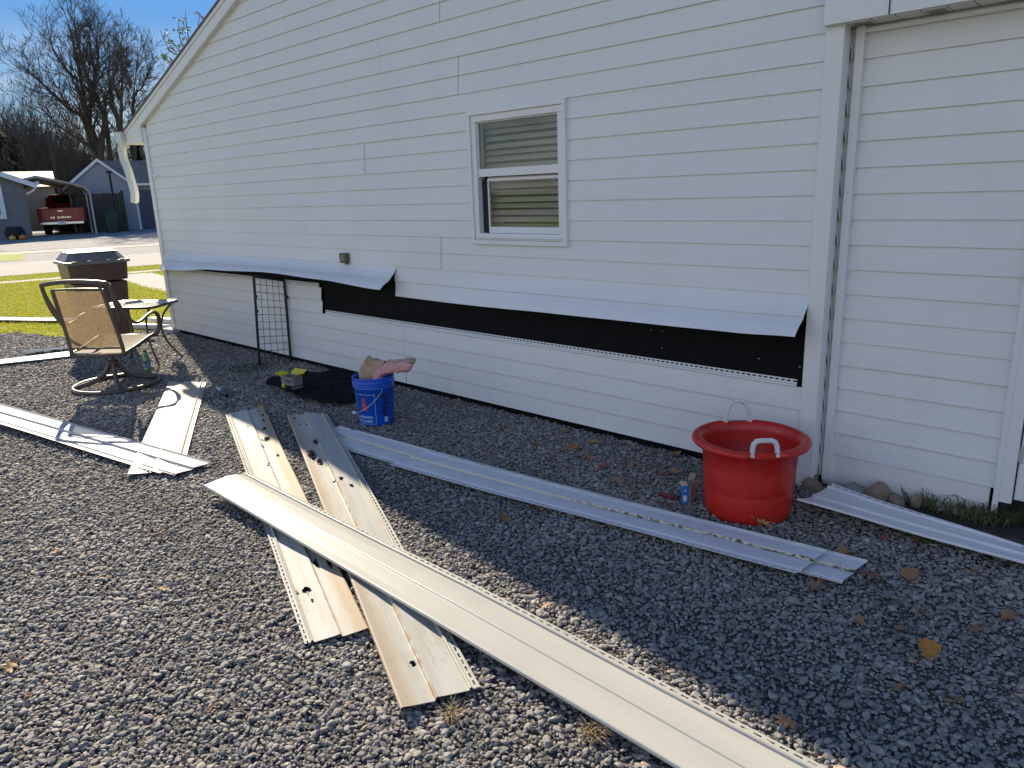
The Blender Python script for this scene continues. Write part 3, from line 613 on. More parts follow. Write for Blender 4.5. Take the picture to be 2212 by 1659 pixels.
hC=[(.27,.03,.02,.006),(.42,.045,.03,.006),(.12,.05,.012,.005),(.50,.17,.010,.005),(.62,.062,.022,.013),(.86,.075,.035,.022),(1.00,.125,.03,.006),(1.25,.05,.02,.008),(1.93,.215,.012,.006),(2.02,.19,.022,.010),(2.15,.14,.03,.010),(2.3,.135,.04,.008),(2.42,.035,.045,.020),(2.2,.11,.02,.006),(2.75,.06,.02,.010),(2.86,.1,.03,.008),(2.9,.04,.03,.009),(3.10,.20,.022,.014),(3.2,.19,.012,.006),(1.42,.14,.02,.006)]
C_=lpanel('siding_panel','white siding panel with brown stained edge and many torn holes, left of the crossed pair',[(-3.925,-1.134),(-.640,-2.475)],[(-3.992,-1.424),(-.77,-2.68)],panel_mat('panel_stained',(.50,.50,.47),1,1,hole_pts=hC,rough=.6),.020,zfun=lambda t,v:.016*math.sin(PI*min(1,t*1.2))*(v/.29)**2+.006*math.sin(t*14)*(1-v/.29),off=0)
hD=[(.10,.045,.022,.010),(.28,.06,.014,.006),(.30,.105,.02,.004),(.74,.115,.035,.012),(1.02,.055,.075,.020),(1.16,.085,.05,.012),(1.5,.16,.02,.010),(1.52,.12,.012,.008),(1.62,.2,.018,.008),(2.5,.15,.015,.009),(3.35,.105,.012,.010),(2.42,.04,.008,.005)]
D_=lpanel('siding_panel','faintly stained siding panel with torn holes, right of the crossed pair',[(-3.47,-1.181),(-.182,-2.684)],[(-3.281,-.948),(-.075,-2.425)],panel_mat('panel_faded',(.51,.51,.47),.55,1,hole_pts=hD,rough=.55,spots=.6),.038,zfun=lambda t,v:.010*math.sin(PI*t*1.5)+.014*(1-abs(v-.15)/.15)*(1-t),off=0)
E_=lpanel('siding_panel','long clean white siding panel lying diagonally across the top of the crossed panels',[(-2.50,-2.272),(1.18,-2.335)],[(-2.50,-1.990),(1.16,-2.030)],panel_mat('panel_clean',(.50,.492,.445),0,0,rough=.40),.066,inner='soft',zfun=lambda t,v:-.030*max(0,t-.55)/.45+.016*math.sin(v/.29*PI)*(1-t)**2-.01*t,off=.3)
A_=lpanel('siding_panel','long sunlit white siding panel from the left edge, lying across the cream one',[(-6.70,-2.70),(-2.965,-2.02)],[(-6.66,-2.995),(-2.93,-2.300)],panel_mat('panel_back',(.56,.555,.535),0,0,rough=.5,inner=True),.040,inner=True,zfun=lambda t,v:.008*math.sin(t*5),off=.6,hemcut=1)
B_=lpanel('siding_panel','short cream siding panel tucked beneath the long left one by the chair',[(-5.47,-1.26),(-3.17,-2.46)],[(-5.18,-1.035),(-3.05,-2.16)],panel_mat('panel_cream',(.50,.44,.37),0,0,rough=.45,spots=.5),.018,zfun=lambda t,v:.01*t,off=.2)
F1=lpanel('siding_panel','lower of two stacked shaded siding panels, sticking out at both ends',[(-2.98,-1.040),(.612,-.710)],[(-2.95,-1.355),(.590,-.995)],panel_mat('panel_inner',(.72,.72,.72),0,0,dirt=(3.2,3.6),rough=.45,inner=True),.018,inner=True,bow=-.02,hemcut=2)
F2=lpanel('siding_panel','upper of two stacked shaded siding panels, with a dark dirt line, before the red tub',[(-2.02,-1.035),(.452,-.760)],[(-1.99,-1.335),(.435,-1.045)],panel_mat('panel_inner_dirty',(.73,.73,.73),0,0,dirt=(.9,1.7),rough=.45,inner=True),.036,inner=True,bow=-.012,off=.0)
g0,g1,g2,g3=G(1797,1050,.085),G(1721,1087,.075),G(2212,1180,.040),G(2212,1224,.035); g2=g0.lerp(g2,1.25); g3=g1.lerp(g3,1.25)
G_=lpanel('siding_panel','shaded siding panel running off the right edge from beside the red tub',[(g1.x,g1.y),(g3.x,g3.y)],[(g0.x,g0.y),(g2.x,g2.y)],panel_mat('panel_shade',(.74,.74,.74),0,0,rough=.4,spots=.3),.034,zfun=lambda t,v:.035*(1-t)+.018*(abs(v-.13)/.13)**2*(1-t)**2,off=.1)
H1=lpanel('siding_panel','white siding panel lying on the sunlit grass at the far left behind the chair',[(-11.75,-1.42),(-10.15,-.50)],[(-11.95,-1.16),(-10.3,-.25)],panel_mat('panel_lawn',(.78,.78,.76),0,0,rough=.4),.05)
H3=lpanel('siding_panel','white siding panel on gravel reaching under the swivel chair from the left edge',[(-7.93,-2.3),(-7.50,-1.0)],[(-8.19,-2.2),(-7.78,-.9)],panel_mat('panel_gravel',(.76,.76,.74),0,0,rough=.45,inner=True),.03,inner=True)
H2=lpanel('siding_panel','narrow white siding strip on gravel behind the swivel chair, farthest from the viewer',[(-8.30,-1.75),(-7.86,-.45)],[(-8.46,-1.70),(-8.02,-.40)],panel_mat('panel_strip',(.76,.76,.74),0,0,rough=.45),.035)
b=MB(); b.box((-8.9,-.12,.05),(.9,.12,.06),Matrix.Rotation(.5,3,'Z')); b.box((-8.8,.05,.12),(.5,.1,.05),Matrix.Rotation(.3,3,'Z')); tag(b.build('trim_board',CREAM,bev=.004),'short cream trim boards at the foot of the far house corner','board')
# ================================================================= RED TUB
RED=mat('red_plastic',(.54,.013,.008),.34,(.60,.035,.022),13,.7,detail=8,bump=.05,bscale=12,bdist=.02)
TX,TY=-.06,-.49
TUB=thing('tub','large red plastic tub with white rope handles on the gravel by the corner post','tub',(TX,TY,.0),.72)
b=MB()
pf=[(.0,.002),(.205,.002),(.212,.010),(.216,.03),(.2225,.15),(.2221,.152),(.2228,.154),(.2305,.27),(.2301,.272),(.2308,.274),(.238,.375),(.262,.378),(.285,.382),(.292,.392),(.288,.405),(.277,.412),(.262,.4135),(.245,.408),(.232,.392),(.226,.36),(.208,.03),(.0,.022)]
def tubfn(r,z,a):
    if z>.374 and r>.2:
        for c in (PI/2,-PI/2):
            d=abs((a-c+PI)%(2*PI)-PI)
            if d<.30: return (min(r,.262),z-.004 if z>.40 else z)
    return r,z
b.lathe(pf,96,fn=tubfn); b.build('tub_body',RED,TUB,smooth=True)
bb_=MB()
for c in (PI/2,-PI/2):
    for d in (-.27,.27):
        a=c+d; bb_=MB(); bb_.box((.238*math.cos(a),.238*math.sin(a),.335),(.012,.004,.075),Matrix.Rotation(a,3,'Z')); bb_.build('rim_rib',RED,TUB)
ROPE=mat('white_rope',(.66,.66,.64),.7,(.76,.76,.74),20,.6,bump=.3,bscale=120)
def rope(a0,hgt,lean,r=.262,spread=.26,e=.55):
    pts=[]
    for i in range(41):
        th=PI*i/40; c_=math.cos(th); sn=math.sin(th); a=a0-spread*math.copysign(abs(c_)**e,c_); h=max(0,sn)**e
        rr=r-.004+lean*h; pts.append(Vector((rr*math.cos(a),rr*math.sin(a),.385+hgt*h)))
    L_=[0]
    for i in range(40): L_.append(L_[-1]+(pts[i+1]-pts[i]).length)
    q=[]; k=0
    for i in range(41):
        t=L_[-1]*i/40
        while k<39 and L_[k+1]<t: k+=1
        q.append(pts[k].lerp(pts[k+1],(t-L_[k])/max(1e-6,L_[k+1]-L_[k])))
    pts=q
    b=MB()
    for ph in (0,2*PI/3,4*PI/3):
        q=[]
        for i,p in enumerate(pts):
            T=(pts[min(i+1,40)]-pts[max(i-1,0)]).normalized(); n1=Vector((math.cos(a0),math.sin(a0),0)); n1=(n1-T*n1.dot(T)).normalized(); n2=T.cross(n1); w_=ph+i*.62
            q.append(p+n1*math.cos(w_)*.0062+n2*math.sin(w_)*.0062)
        b.tube(q,.0070,7)
    return b.build('rope_handle',ROPE,TUB,smooth=True)
rope(PI/2,.135,-.0,e=.85); rope(-PI/2,.082,-.015,e=.45,spread=.235)
b=MB(); b.box((-.213,.07,.33),(.004,.006,.012)); b.build('drain_hole',mat('bright_gap',(.6,.6,.6),.6),TUB)
# ================================================================= BLUE BUCKET
BLUE=mat('blue_plastic',(.004,.085,.52),.3,(.006,.10,.58),4,.7,bump=.04,bscale=10,bdist=.02)
KX,KY=-2.895,-.765
BK=thing('bucket','blue paint bucket stuffed with pink insulation and tan paper on the gravel','bucket',(KX,KY,.006),0)
b=MB(); pf=[(0,.003),(.126,.003),(.130,.008),(.132,.03),(.146,.285),(.152,.287),(.153,.292),(.149,.296),(.1475,.305),(.156,.307),(.157,.313),(.150,.316),(.1485,.325),(.156,.327),(.157,.333),(.151,.336),(.151,.352),(.155,.356),(.156,.364),(.152,.368),(.148,.366),(.146,.34),(.128,.02),(0,.015)]
b.lathe(pf,64); b.build('bucket_body',BLUE,BK,smooth=False)
for p in BK.children[0].data.polygons: p.use_smooth=True
face=math.atan2(CAM.y-KY,CAM.x-KX)
WIRE=mat('wire_metal',(.6,.6,.58),.35,metal=.7); WPL=mat('white_plastic',(.75,.75,.75),.4)
b=MB(); pts=[]
a0=face+1.45; a1=face-1.55
a0=face-1.65; a1=face+.35
ha=face+.42; hb=face-2.72
R_=.160; pts=[]
eA=Vector((R_*math.cos(face+.42),R_*math.sin(face+.42),.285)); eB=Vector((R_*math.cos(face-1.3),R_*math.sin(face-1.3),.12))
for i in range(13):
    t=i/12; a=face+.42-t*1.72; rr=.150+.018*math.sin(PI*t)+.02*t; z=.29-.185*math.sin(t*PI*.5)**.9
    pts.append((rr*math.cos(a),rr*math.sin(a),z))
b.tube(smoothpath(pts,3),.0024,6); b.build('bail_wire',WIRE,BK,smooth=True)
b=MB(); pA=Vector(pts[-3]); pB=Vector(pts[-1]); b.tube([pA,(pA+pB)/2,pB],.011,10); b.build('bail_grip',WPL,BK,smooth=True)
def wrap_text(txt,size,ang,z,rad,m,name,par,tilt=0,squeeze=1,bold=0,taper=True,lathe_k=0.055):
    cu=bpy.data.curves.new('t','FONT'); cu.body=txt; cu.size=size; cu.align_x='CENTER'; cu.offset=bold; cu.resolution_u=3
    o=bpy.data.objects.new('t',cu); me=bpy.data.meshes.new_from_object(o); bpy.data.objects.remove(o)
    bm=bmesh.new(); bm.from_mesh(me); bmesh.ops.subdivide_edges(bm,edges=bm.edges,cuts=1); 
    for v in bm.verts:
        x,y=v.co.x*squeeze,v.co.y; x,y=x*math.cos(tilt)-y*math.sin(tilt),x*math.sin(tilt)+y*math.cos(tilt)
        r=rad+lathe_k*(z+y); a=ang+x/r; v.co=Vector((r*math.cos(a),r*math.sin(a),z+y))
    bm.to_mesh(me); bm.free(); me.materials.append(m); o=bpy.data.objects.new(name,me); col.objects.link(o); o.parent=par; return o
def cyl_patch(b,ang,z0,z1,w_,rad,k=.055,n=8,m=0,dz=0):
    vs=[]
    for zz in (z0,z1):
        for i in range(n+1):
            r=rad+k*zz; a=ang+(i/n-.5)*w_/r; vs.append((r*math.cos(a),r*math.sin(a),zz))
    b.add(vs,[(i,i+1,n+2+i,n+1+i) for i in range(n)],m)
PRW=mat('white_print',(.55,.62,.75),.5); PRR=mat('red_print',(.55,.06,.04),.5); PRB=mat('black_marker',(.008,.01,.03),.5,(.004,.03,.2),35,.3)
rb0=.1302
la=face-.62
wrap_text('SHERWIN',.030,la-.05,.066,rb0+.0012,PRW,'label_text',BK,bold=.0006)
wrap_text('WILLIAMS.',.028,la-.05,.036,rb0+.0012,PRW,'label_text',BK,bold=.0006)
b=MB()
for z,h in ((.022,.0025),(.248,.0025)): cyl_patch(b,la,z,z+h,.17,rb0+.001)
for s_ in (-1,1): cyl_patch(b,la+s_*.60,.022,.25,.0025,rb0+.001,n=1)
b.build('label_outline',PRW,BK)
b=MB()
for z,ww in ((.125,.05),(.140,.045),(.155,.035),(.17,.03),(.19,.02),(.205,.026)): cyl_patch(b,la+.02*math.sin(z*90),z,z+.016,ww,rb0+.0013,n=4)
b.build('label_emblem',PRR,BK)
b=MB()
for z,ww,aa in ((.20,.055,.02),(.222,.05,-.03),(.165,.035,.10),(.145,.04,-.02),(.125,.035,.05),(.095,.045,.0),(.11,.03,-.08),(.075,.03,.04)): cyl_patch(b,face+.50+aa,z,z+.024,ww,rb0+.0013,n=4)
b.build('marker_scrawl',PRB,BK)
b=MB(); cyl_patch(b,face+.56,.03,.07,.028,rb0+.0015,n=4); b.build('price_sticker',mat('sticker',(.55,.6,.66),.5),BK)
# insulation and kraft paper (stuffed inside: things of their own)
PINK=mat('pink_insulation',(.62,.26,.24),.95,(.80,.46,.42),9,.6,bump=1,bscale=40,bdist=.02); KRAFT=mat('kraft_paper',(.42,.29,.16),.8,(.55,.41,.26),10,.6,bump=.5,bscale=20,bdist=.01)
def slab(path,wid,thk,nr,seed,m,name,label,cat,up0=Vector((0,0,1))):
    rr=random.Random(seed); P=smoothpath(path,6); b=MB(); ring_n=18
    for i,p in enumerate(P):
        T=(P[min(i+1,len(P)-1)]-P[max(i-1,0)]).normalized(); sd=(nr-T*nr.dot(T)).normalized(); up=T.cross(sd).normalized()
        e=min(1,(len(P)-1-i)/3+.15)
        for j in range(ring_n):
            a=2*PI*j/ring_n; q=p+sd*math.copysign(abs(math.cos(a))**.6,math.cos(a))*wid*.5*(.8+.2*e)+up*math.copysign(abs(math.sin(a))**.7,math.sin(a))*thk*.5*e
            q+=Vector((noise.noise(q*22+Vector((seed,0,0))),noise.noise(q*22+Vector((0,seed,0))),noise.noise(q*22+Vector((0,0,seed)))))*.018+Vector((noise.noise(q*60),noise.noise(q*60+Vector((5,0,0))),noise.noise(q*60+Vector((0,5,0)))))*.014
            b.v.append(tuple(q))
    k=len(P)
    b.f+=[(i*ring_n+j,i*ring_n+(j+1)%ring_n,(i+1)*ring_n+(j+1)%ring_n,(i+1)*ring_n+j) for i in range(k-1) for j in range(ring_n)]+[tuple(range(ring_n-1,-1,-1)),tuple(range((k-1)*ring_n,k*ring_n))]
    b.mi=[0]*len(b.f); o=b.build(name,m,smooth=True,sub=1); return tag(o,label,cat) if label else o
kv=Vector((KX,KY,0)); rr_=RT.copy(); rr_.z=0; rr_.normalize(); ff_=Vector((-rr_.y,rr_.x,0))
ins=slab([kv-rr_*.0+Vector((0,0,.18)),kv+rr_*.03+Vector((0,0,.33)),kv+rr_*.07+Vector((0,0,.405)),kv+rr_*.14+Vector((0,0,.43)),kv+rr_*.22+Vector((0,0,.435)),kv+rr_*.31+Vector((0,0,.455))],.18,.085,ff_,3,PINK,'pink_insulation','torn pink insulation sticking out of the blue bucket to the right','insulation')
b=slab([kv-rr_*.03-ff_*.03+Vector((0,0,.20)),kv-rr_*.035-ff_*.045+Vector((0,0,.33)),kv-rr_*.015-ff_*.035+Vector((0,0,.41)),kv+rr_*.02-ff_*.0+Vector((0,0,.470)),kv+rr_*.06+ff_*.05+Vector((0,0,.478))],.13,.008,(rr_+ff_*.25).normalized(),5,KRAFT,'kraft_paper','tan paper facing curling up out of the blue bucket','paper')
b=slab([kv+rr_*.17-ff_*.01+Vector((0,0,.468)),kv+rr_*.23+Vector((0,0,.480)),kv+rr_*.29+Vector((0,0,.482)),kv+rr_*.325+Vector((0,0,.47))],.10,.008,ff_,9,KRAFT,'kraft_paper','small tan paper scrap on top of the pink insulation tip','paper')
# ================================================================= BLACK FELT SCRAP + BOX
fo=[(575,835),(592,816),(640,811),(700,806),(745,804),(850,822),(838,850),(775,868),(735,880),(700,876),(650,862),(610,848)]
b=MB(); cg=G(715,845,.02); ringp=[]
for i in range(len(fo)):
    a_,b_=G(*fo[i],.02),G(*fo[(i+1)%len(fo)],.02)
    for q_ in range(5): ringp.append(a_.lerp(b_,q_/5)*1.0+(Vector((noise.noise(a_*31+Vector((q_,0,0))),noise.noise(a_*37+Vector((0,q_,0))),0))*.035 if q_ else Vector()))
k=len(ringp); NR=16
for r_ in range(1,NR+1):
    for i,p in enumerate(ringp):
        q=cg.lerp(p,r_/NR); b.v.append((q.x,q.y,.042+.026*noise.noise(q*7)+.018*noise.noise(q*16)+.012*abs(noise.noise(q*30))+(.02 if r_==NR and i%20<5 else 0)))
b.v.append((cg.x,cg.y,.034)); c0=len(b.v)-1
b.f=[(c0,i,(i+1)%k) for i in range(k)]+[(r_*k+i,r_*k+(i+1)%k,(r_+1)*k+(i+1)%k,(r_+1)*k+i) for r_ in range(NR-1) for i in range(k)]; b.mi=[0]*len(b.f)
fe=b.build('felt_sheet',FELT,smooth=True); fe.modifiers.new('t','SOLIDIFY').thickness=.003; tag(fe,'scrap of black roofing felt lying flat on the gravel behind the blue bucket','felt')
GREYC=mat('grey_cardboard',(.20,.20,.19),.6,(.25,.25,.24),20,.6); YEL=mat('yellow_print',(.72,.55,.02),.5); BLK=mat('black_print',(.01,.01,.01),.5); CARDI=mat('cardboard_inside',(.30,.24,.16),.8)
f0,f1,f2=G(610,843,.03),G(635.6,848,.03),G(655,842,.03)
e1=(f1-f0); e2=(f2-f1); BXl=e1.length; 
e2=Vector((-e1.y,e1.x,0)).normalized()*max(.10,abs(e2.dot(Vector((-e1.y,e1.x,0)).normalized()))); BXw=e2.length
BOX=thing('cardboard_box','grey and yellow cardboard box with open flaps on the black felt','box',(f0.x,f0.y,.056),math.atan2(e1.y,e1.x))
b=MB(); L_,W_,H_=BXl,BXw,.105; t_=.002
b.box((L_/2,t_/2,H_/2),(L_,t_,H_)); b.box((L_/2,W_-t_/2,H_/2),(L_,t_,H_)); b.box((t_/2,W_/2,H_/2),(t_,W_-2*t_,H_)); b.box((L_-t_/2,W_/2,H_/2),(t_,W_-2*t_,H_)); b.box((L_/2,W_/2,t_),(L_-2*t_,W_-2*t_,t_)); b.build('carton',GREYC,BOX)
for c_,s2,r_ in (((-.045,W_/2,H_+.004),(.10,W_,.0015),Matrix.Rotation(.25,3,'Y')),((L_/2,W_+.028,H_+.018),(L_,.07,.0015),Matrix.Rotation(.6,3,'X')),((L_+.018,W_/2,H_+.012),(.05,W_,.0015),Matrix.Rotation(-.6,3,'Y'))):
    b=MB(); b.box(c_,s2,r_); b.build('flap',YEL,BOX)
b=MB(); b.box((L_/2,-.0006,.020),(L_*.98,.0006,.022)); b.box((L_*.12,-.0010,.02),(L_*.22,.0006,.032),m=1); b.box((L_+.0006,W_/2,.02),(.0006,W_*.98,.010)); b.build('printed_band',[BLK,YEL],BOX)
def flat_text(txt,size,M_,m,name,par,bold=0,sx=1):
    cu=bpy.data.curves.new('t','FONT'); cu.body=txt; cu.size=size; cu.align_x='CENTER'; cu.offset=bold; cu.resolution_u=2
    o=bpy.data.objects.new('t',cu); me=bpy.data.meshes.new_from_object(o); bpy.data.objects.remove(o); me.transform(M_@Matrix.Diagonal((sx,1,1,1))); me.materials.append(m)
    o=bpy.data.objects.new(name,me); col.objects.link(o); o.parent=par; return o
flat_text('ONT',.045,Matrix.Translation((L_*.62,-.0012,.052))@Matrix.Rotation(PI/2,4,'X'),BLK,'lettering',BOX,.001,1.0)
# ================================================================= SMALL BLUE BOX + RED STICK
sp_=G(1487,1084,.008)
SB=thing('small_box','small open blue and pink cardboard packet standing on the gravel left of the red tub','box',(sp_.x,sp_.y,.01),.95)
b=MB()
b.box((-.030,-.02,.052),(.045,.002,.104)); b.build('blue_panel',mat('blue_card',(.02,.22,.62),.4),SB)
b=MB(); b.box((.020,.0,.052),(.10,.002,.100),Matrix.Rotation(.9,3,'Z')); b.box((.03,.05,.07),(.09,.002,.06),Matrix.Rotation(-.2,3,'Z')@Matrix.Rotation(.5,3,'X')); b.build('pink_panel',mat('pink_card',(.42,.26,.26),.6,(.5,.32,.31),12,.5),SB)
CFM=mat('card_flap',(.5,.46,.40),.7)
b=MB(); b.box((-.035,-.012,.112),(.04,.03,.0015),Matrix.Rotation(.6,3,'X')); b.build('flap',CFM,SB); b=MB(); b.box((.045,.06,.115),(.035,.0015,.045),Matrix.Rotation(.3,3,'Y')); b.build('flap',CFM,SB)
flat_text('ARROW',.020,Matrix.Translation((-.001,-.022,.052))@Matrix.Rotation(.9,4,'Z')@Matrix.Rotation(PI/2,4,'X')@Matrix.Rotation(PI/2,4,'Z'),BLK,'lettering',SB,.0006)
for z_,w_,h_ in ((.03,.020,.034),(.075,.008,.012)): b=MB(); b.box((-.030,-.0215,z_),(w_,.001,h_)); b.build('white_mark',WPL,SB)
p0,p1=G(1425,1066,.025),G(1466,1076,.025); b=MB(); b.tube([p0,(p0+p1)/2,p1],.011,8); tag(b.build('plastic_tube',mat('maroon_plastic',(.16,.02,.02),.45),smooth=True),'short maroon tube lying on gravel beside the small blue packet','tube')
b=MB(); p0,p1=G(470,838,.03),G(490,855,.03); b.tube([p0,p0.lerp(p1,.45)],[.016,.016],10); b.tube([p0.lerp(p1,.46),p1],[.02,.018],10,m=1); tag(b.build('spray_nozzle',[mat('clear_cap',(.35,.37,.4),.2),BLACKMETAL],smooth=False),'small black and clear plastic tool lying on the shaded gravel','tool')
# ================================================================= BLACK GARDEN GRID
A0=G(561,791,0); B0=W(628,776,-.045); B0.z=0
GR=thing('wire_grid','black metal frame with a wire grid leaning end-on against the white wall','grid',(A0.x,A0.y,0),0)
# top corners
top0=W(548,597,-.10); top1=W(617,605,-.045)
a=Vector((0,0,0)); bq=Vector((B0.x-A0.x,B0.y-A0.y,0)); 
def topof(p,u,v):
    # height and tilt so that the corner sits on the measured ray, leaning towards the wall
    best=None
    for i in range(0,400):
        y=p.y+i*.001*1.0
        q=W(u,v,y)
        d=(Vector((q.x,q.y,0))-Vector((p.x,p.y,0))).length
        if best is None or d<best[0]: best=(d,q)
    return best[1]
tA=topof(A0,548,597)-Vector((A0.x,A0.y,0)); tB=topof(Vector((B0.x,B0.y,0)),617,605)-Vector((A0.x,A0.y,0))
if tB.y+A0.y>-.03: tB.y=-.03-A0.y
b=MB()
for p,q in ((a,tA),(bq,tB),(a,bq),(tA,tB)): b.tube([p,p.lerp(q,.5),q],.014,8)
for f in (.62,.78): q=a.lerp(tA,f); b.box(q+Vector((.012,0,0)),(.04,.02,.03))
for f in (.8,): q=bq.lerp(tB,f); b.box(q+Vector((.015,0,0)),(.04,.02,.03))
b.build('frame',BLACKMETAL,GR)
b=MB()
for i in range(1,5): f=i/5; b.tube([a.lerp(bq,f),tA.lerp(tB,f)],.0028,5)
for i in range(1,12): f=i/12; b.tube([a.lerp(tA,f),bq.lerp(tB,f)],.0028,5)
b.build('wire_mesh',BLACKMETAL,GR)
# ================================================================= SWIVEL PATIO CHAIR
TAUPE=mat('taupe_metal',(.085,.066,.048),.38,(.115,.09,.068),6,.6,spec=.6)
def sling_mat():
    m=bpy.data.materials.new('sling_fabric'); m.use_nodes=True; t=m.node_tree; n=t.nodes.new; l=t.links.new; b=t.nodes['Principled BSDF']; out=t.nodes['Material Output']
    uvn=n('ShaderNodeTexCoord'); wv=n('ShaderNodeTexWave'); wv.inputs['Scale'].default_value=55; wv.bands_direction='X'; wv2=n('ShaderNodeTexWave'); wv2.inputs['Scale'].default_value=55; wv2.bands_direction='Z'
    ns_=n('ShaderNodeTexNoise'); ns_.inputs['Scale'].default_value=40; r=n('ShaderNodeValToRGB'); r.color_ramp.elements[0].color=(.13,.085,.05,1); r.color_ramp.elements[1].color=(.34,.25,.15,1)
    m1_=n('ShaderNodeMath'); m1_.operation='MULTIPLY_ADD'; m1_.inputs[1].default_value=.5
    for w_ in (wv,wv2,ns_): l(uvn.outputs['Object'],w_.inputs[0])
    l(wv.outputs['Fac'],m1_.inputs[0]); l(ns_.outputs[0],m1_.inputs[2]); l(m1_.outputs[0],r.inputs[0]); l(r.outputs[0],b.inputs['Base Color']); b.inputs['Roughness'].default_value=.7
    tl=n('ShaderNodeBsdfTranslucent'); l(r.outputs[0],tl.inputs[0]); tp=n('ShaderNodeBsdfTransparent'); a_=n('ShaderNodeMixShader'); a_.inputs[0].default_value=.40; c_=n('ShaderNodeMixShader'); c_.inputs[0].default_value=.10
    l(b.outputs[0],a_.inputs[1]); l(tl.outputs[0],a_.inputs[2]); l(a_.outputs[0],c_.inputs[1]); l(tp.outputs[0],c_.inputs[2]); l(c_.outputs[0],out.inputs[0]); return m
SLING=sling_mat()
CH=thing('patio_chair','brown swivel patio chair with tan mesh sling, seen from behind on the gravel','chair',(-5.826,-1.598,.012),.688)
b=MB()
for s_ in (-1,1):
    # sling rail of the back continuing under the seat
    b.tube(smoothpath([(s_*.225,-.325,.945),(s_*.232,-.285,.78),(s_*.240,-.235,.58),(s_*.246,-.205,.42),(s_*.25,-.20,.335)],4),.0135,8,flat=1.5)
    b.tube(smoothpath([(s_*.306,-.345,.995),(s_*.300,-.30,.86),(s_*.285,-.25,.74),(s_*.268,-.225,.62)],4),.011,8,flat=1.4)
b.tube(smoothpath([(-.306,-.345,.993),(-.18,-.357,1.012),(0,-.362,1.020),(.18,-.357,1.012),(.306,-.345,.993)],4),.015,8,flat=1.3)
b.tube(smoothpath([(-.228,-.330,.945),(0,-.336,.952),(.228,-.330,.945)],4),.010,8)
b.tube([(-.247,-.205,.40),(0,-.205,.40),(.247,-.205,.40)],.009,8)
b.tube([(-.25,-.20,.335),(0,-.20,.335),(.25,-.20,.335)],.0135,8)
b.build('back_frame',TAUPE,CH,smooth=True)
b=MB(); vs=[]; nx,nz=8,12
for i in range(nz+1):
    t=i/nz; z=.405+(.93-.405)*t; y=-.212-(.118)*t**1.15
    for j in range(nx+1):
        s_=j/nx*2-1; b.v.append((s_*(.238-.012*t),y+.012*(1-s_*s_),z))
b.f=[(i*(nx+1)+j,i*(nx+1)+j+1,(i+1)*(nx+1)+j+1,(i+1)*(nx+1)+j) for i in range(nz) for j in range(nx)]; b.mi=[0]*len(b.f); b.build('back_sling',SLING,CH,smooth=True)
b=MB()
for s_ in (-1,1): b.tube(smoothpath([(s_*.25,-.20,.345),(s_*.255,0,.375),(s_*.262,.2,.415),(s_*.262,.30,.425),(s_*.255,.335,.41)],4),.0135,8,flat=1.4)
b.tube([(-.255,.33,.412),(0,.335,.415),(.255,.33,.412)],.0135,8); b.tube([(-.25,.05,.36),(0,.05,.355),(.25,.05,.36)],.012,8)
b.build('seat_frame',TAUPE,CH,smooth=True)
b=MB(); nx,nz=8,10
for i in range(nz+1):
    t=i/nz; y=-.195+t*.52; z=.358+.068*t-.012*math.sin(PI*t)
    for j in range(nx+1):
        s_=j/nx*2-1; b.v.append((s_*.245,y,z-.014*(1-s_*s_)*math.sin(PI*t)))
b.f=[(i*(nx+1)+j,i*(nx+1)+j+1,(i+1)*(nx+1)+j+1,(i+1)*(nx+1)+j) for i in range(nz) for j in range(nx)]; b.mi=[0]*len(b.f); b.build('seat_sling',SLING,CH,smooth=True)
for s_ in (-1,1):
    b=MB(); b.tube(smoothpath([(s_*.305,-.34,.985),(s_*.318,-.27,.80),(s_*.328,-.17,.66),(s_*.33,-.08,.605),(s_*.332,.02,.612),(s_*.333,.13,.645),(s_*.332,.23,.655),(s_*.328,.30,.62),(s_*.31,.345,.53),(s_*.285,.33,.45),(s_*.265,.30,.42)],5),.0125,8,flat=1.7); b.build('armrest',TAUPE,CH,smooth=True)
b=MB(); b.lathe([(.0,.30),(.035,.30),(.036,.285),(.022,.28),(.022,.245),(.05,.24),(.05,.225),(.025,.22),(.025,.18),(0,.18)],20); b.box((0,.02,.325),(.3,.26,.012)); 
b.build('swivel_post',TAUPE,CH,smooth=False)
b=MB(); b.tube([(0.36*math.cos(2*PI*i/40),.36*math.sin(2*PI*i/40),.018) for i in range(40)],.021,8,closed=True)
b.build('base_ring',TAUPE,CH,smooth=True)
for k_ in range(4):
    a=k_*PI/2+.6; c_,s2=math.cos(a),math.sin(a)
    b=MB(); b.tube(smoothpath([(r*c_,r*s2,z) for r,z in ((.02,.235),(.045,.19),(.09,.12),(.18,.065),(.28,.04),(.352,.024))],4),.019,8,flat=1.2); b.build('leg',TAUPE,CH,smooth=True)
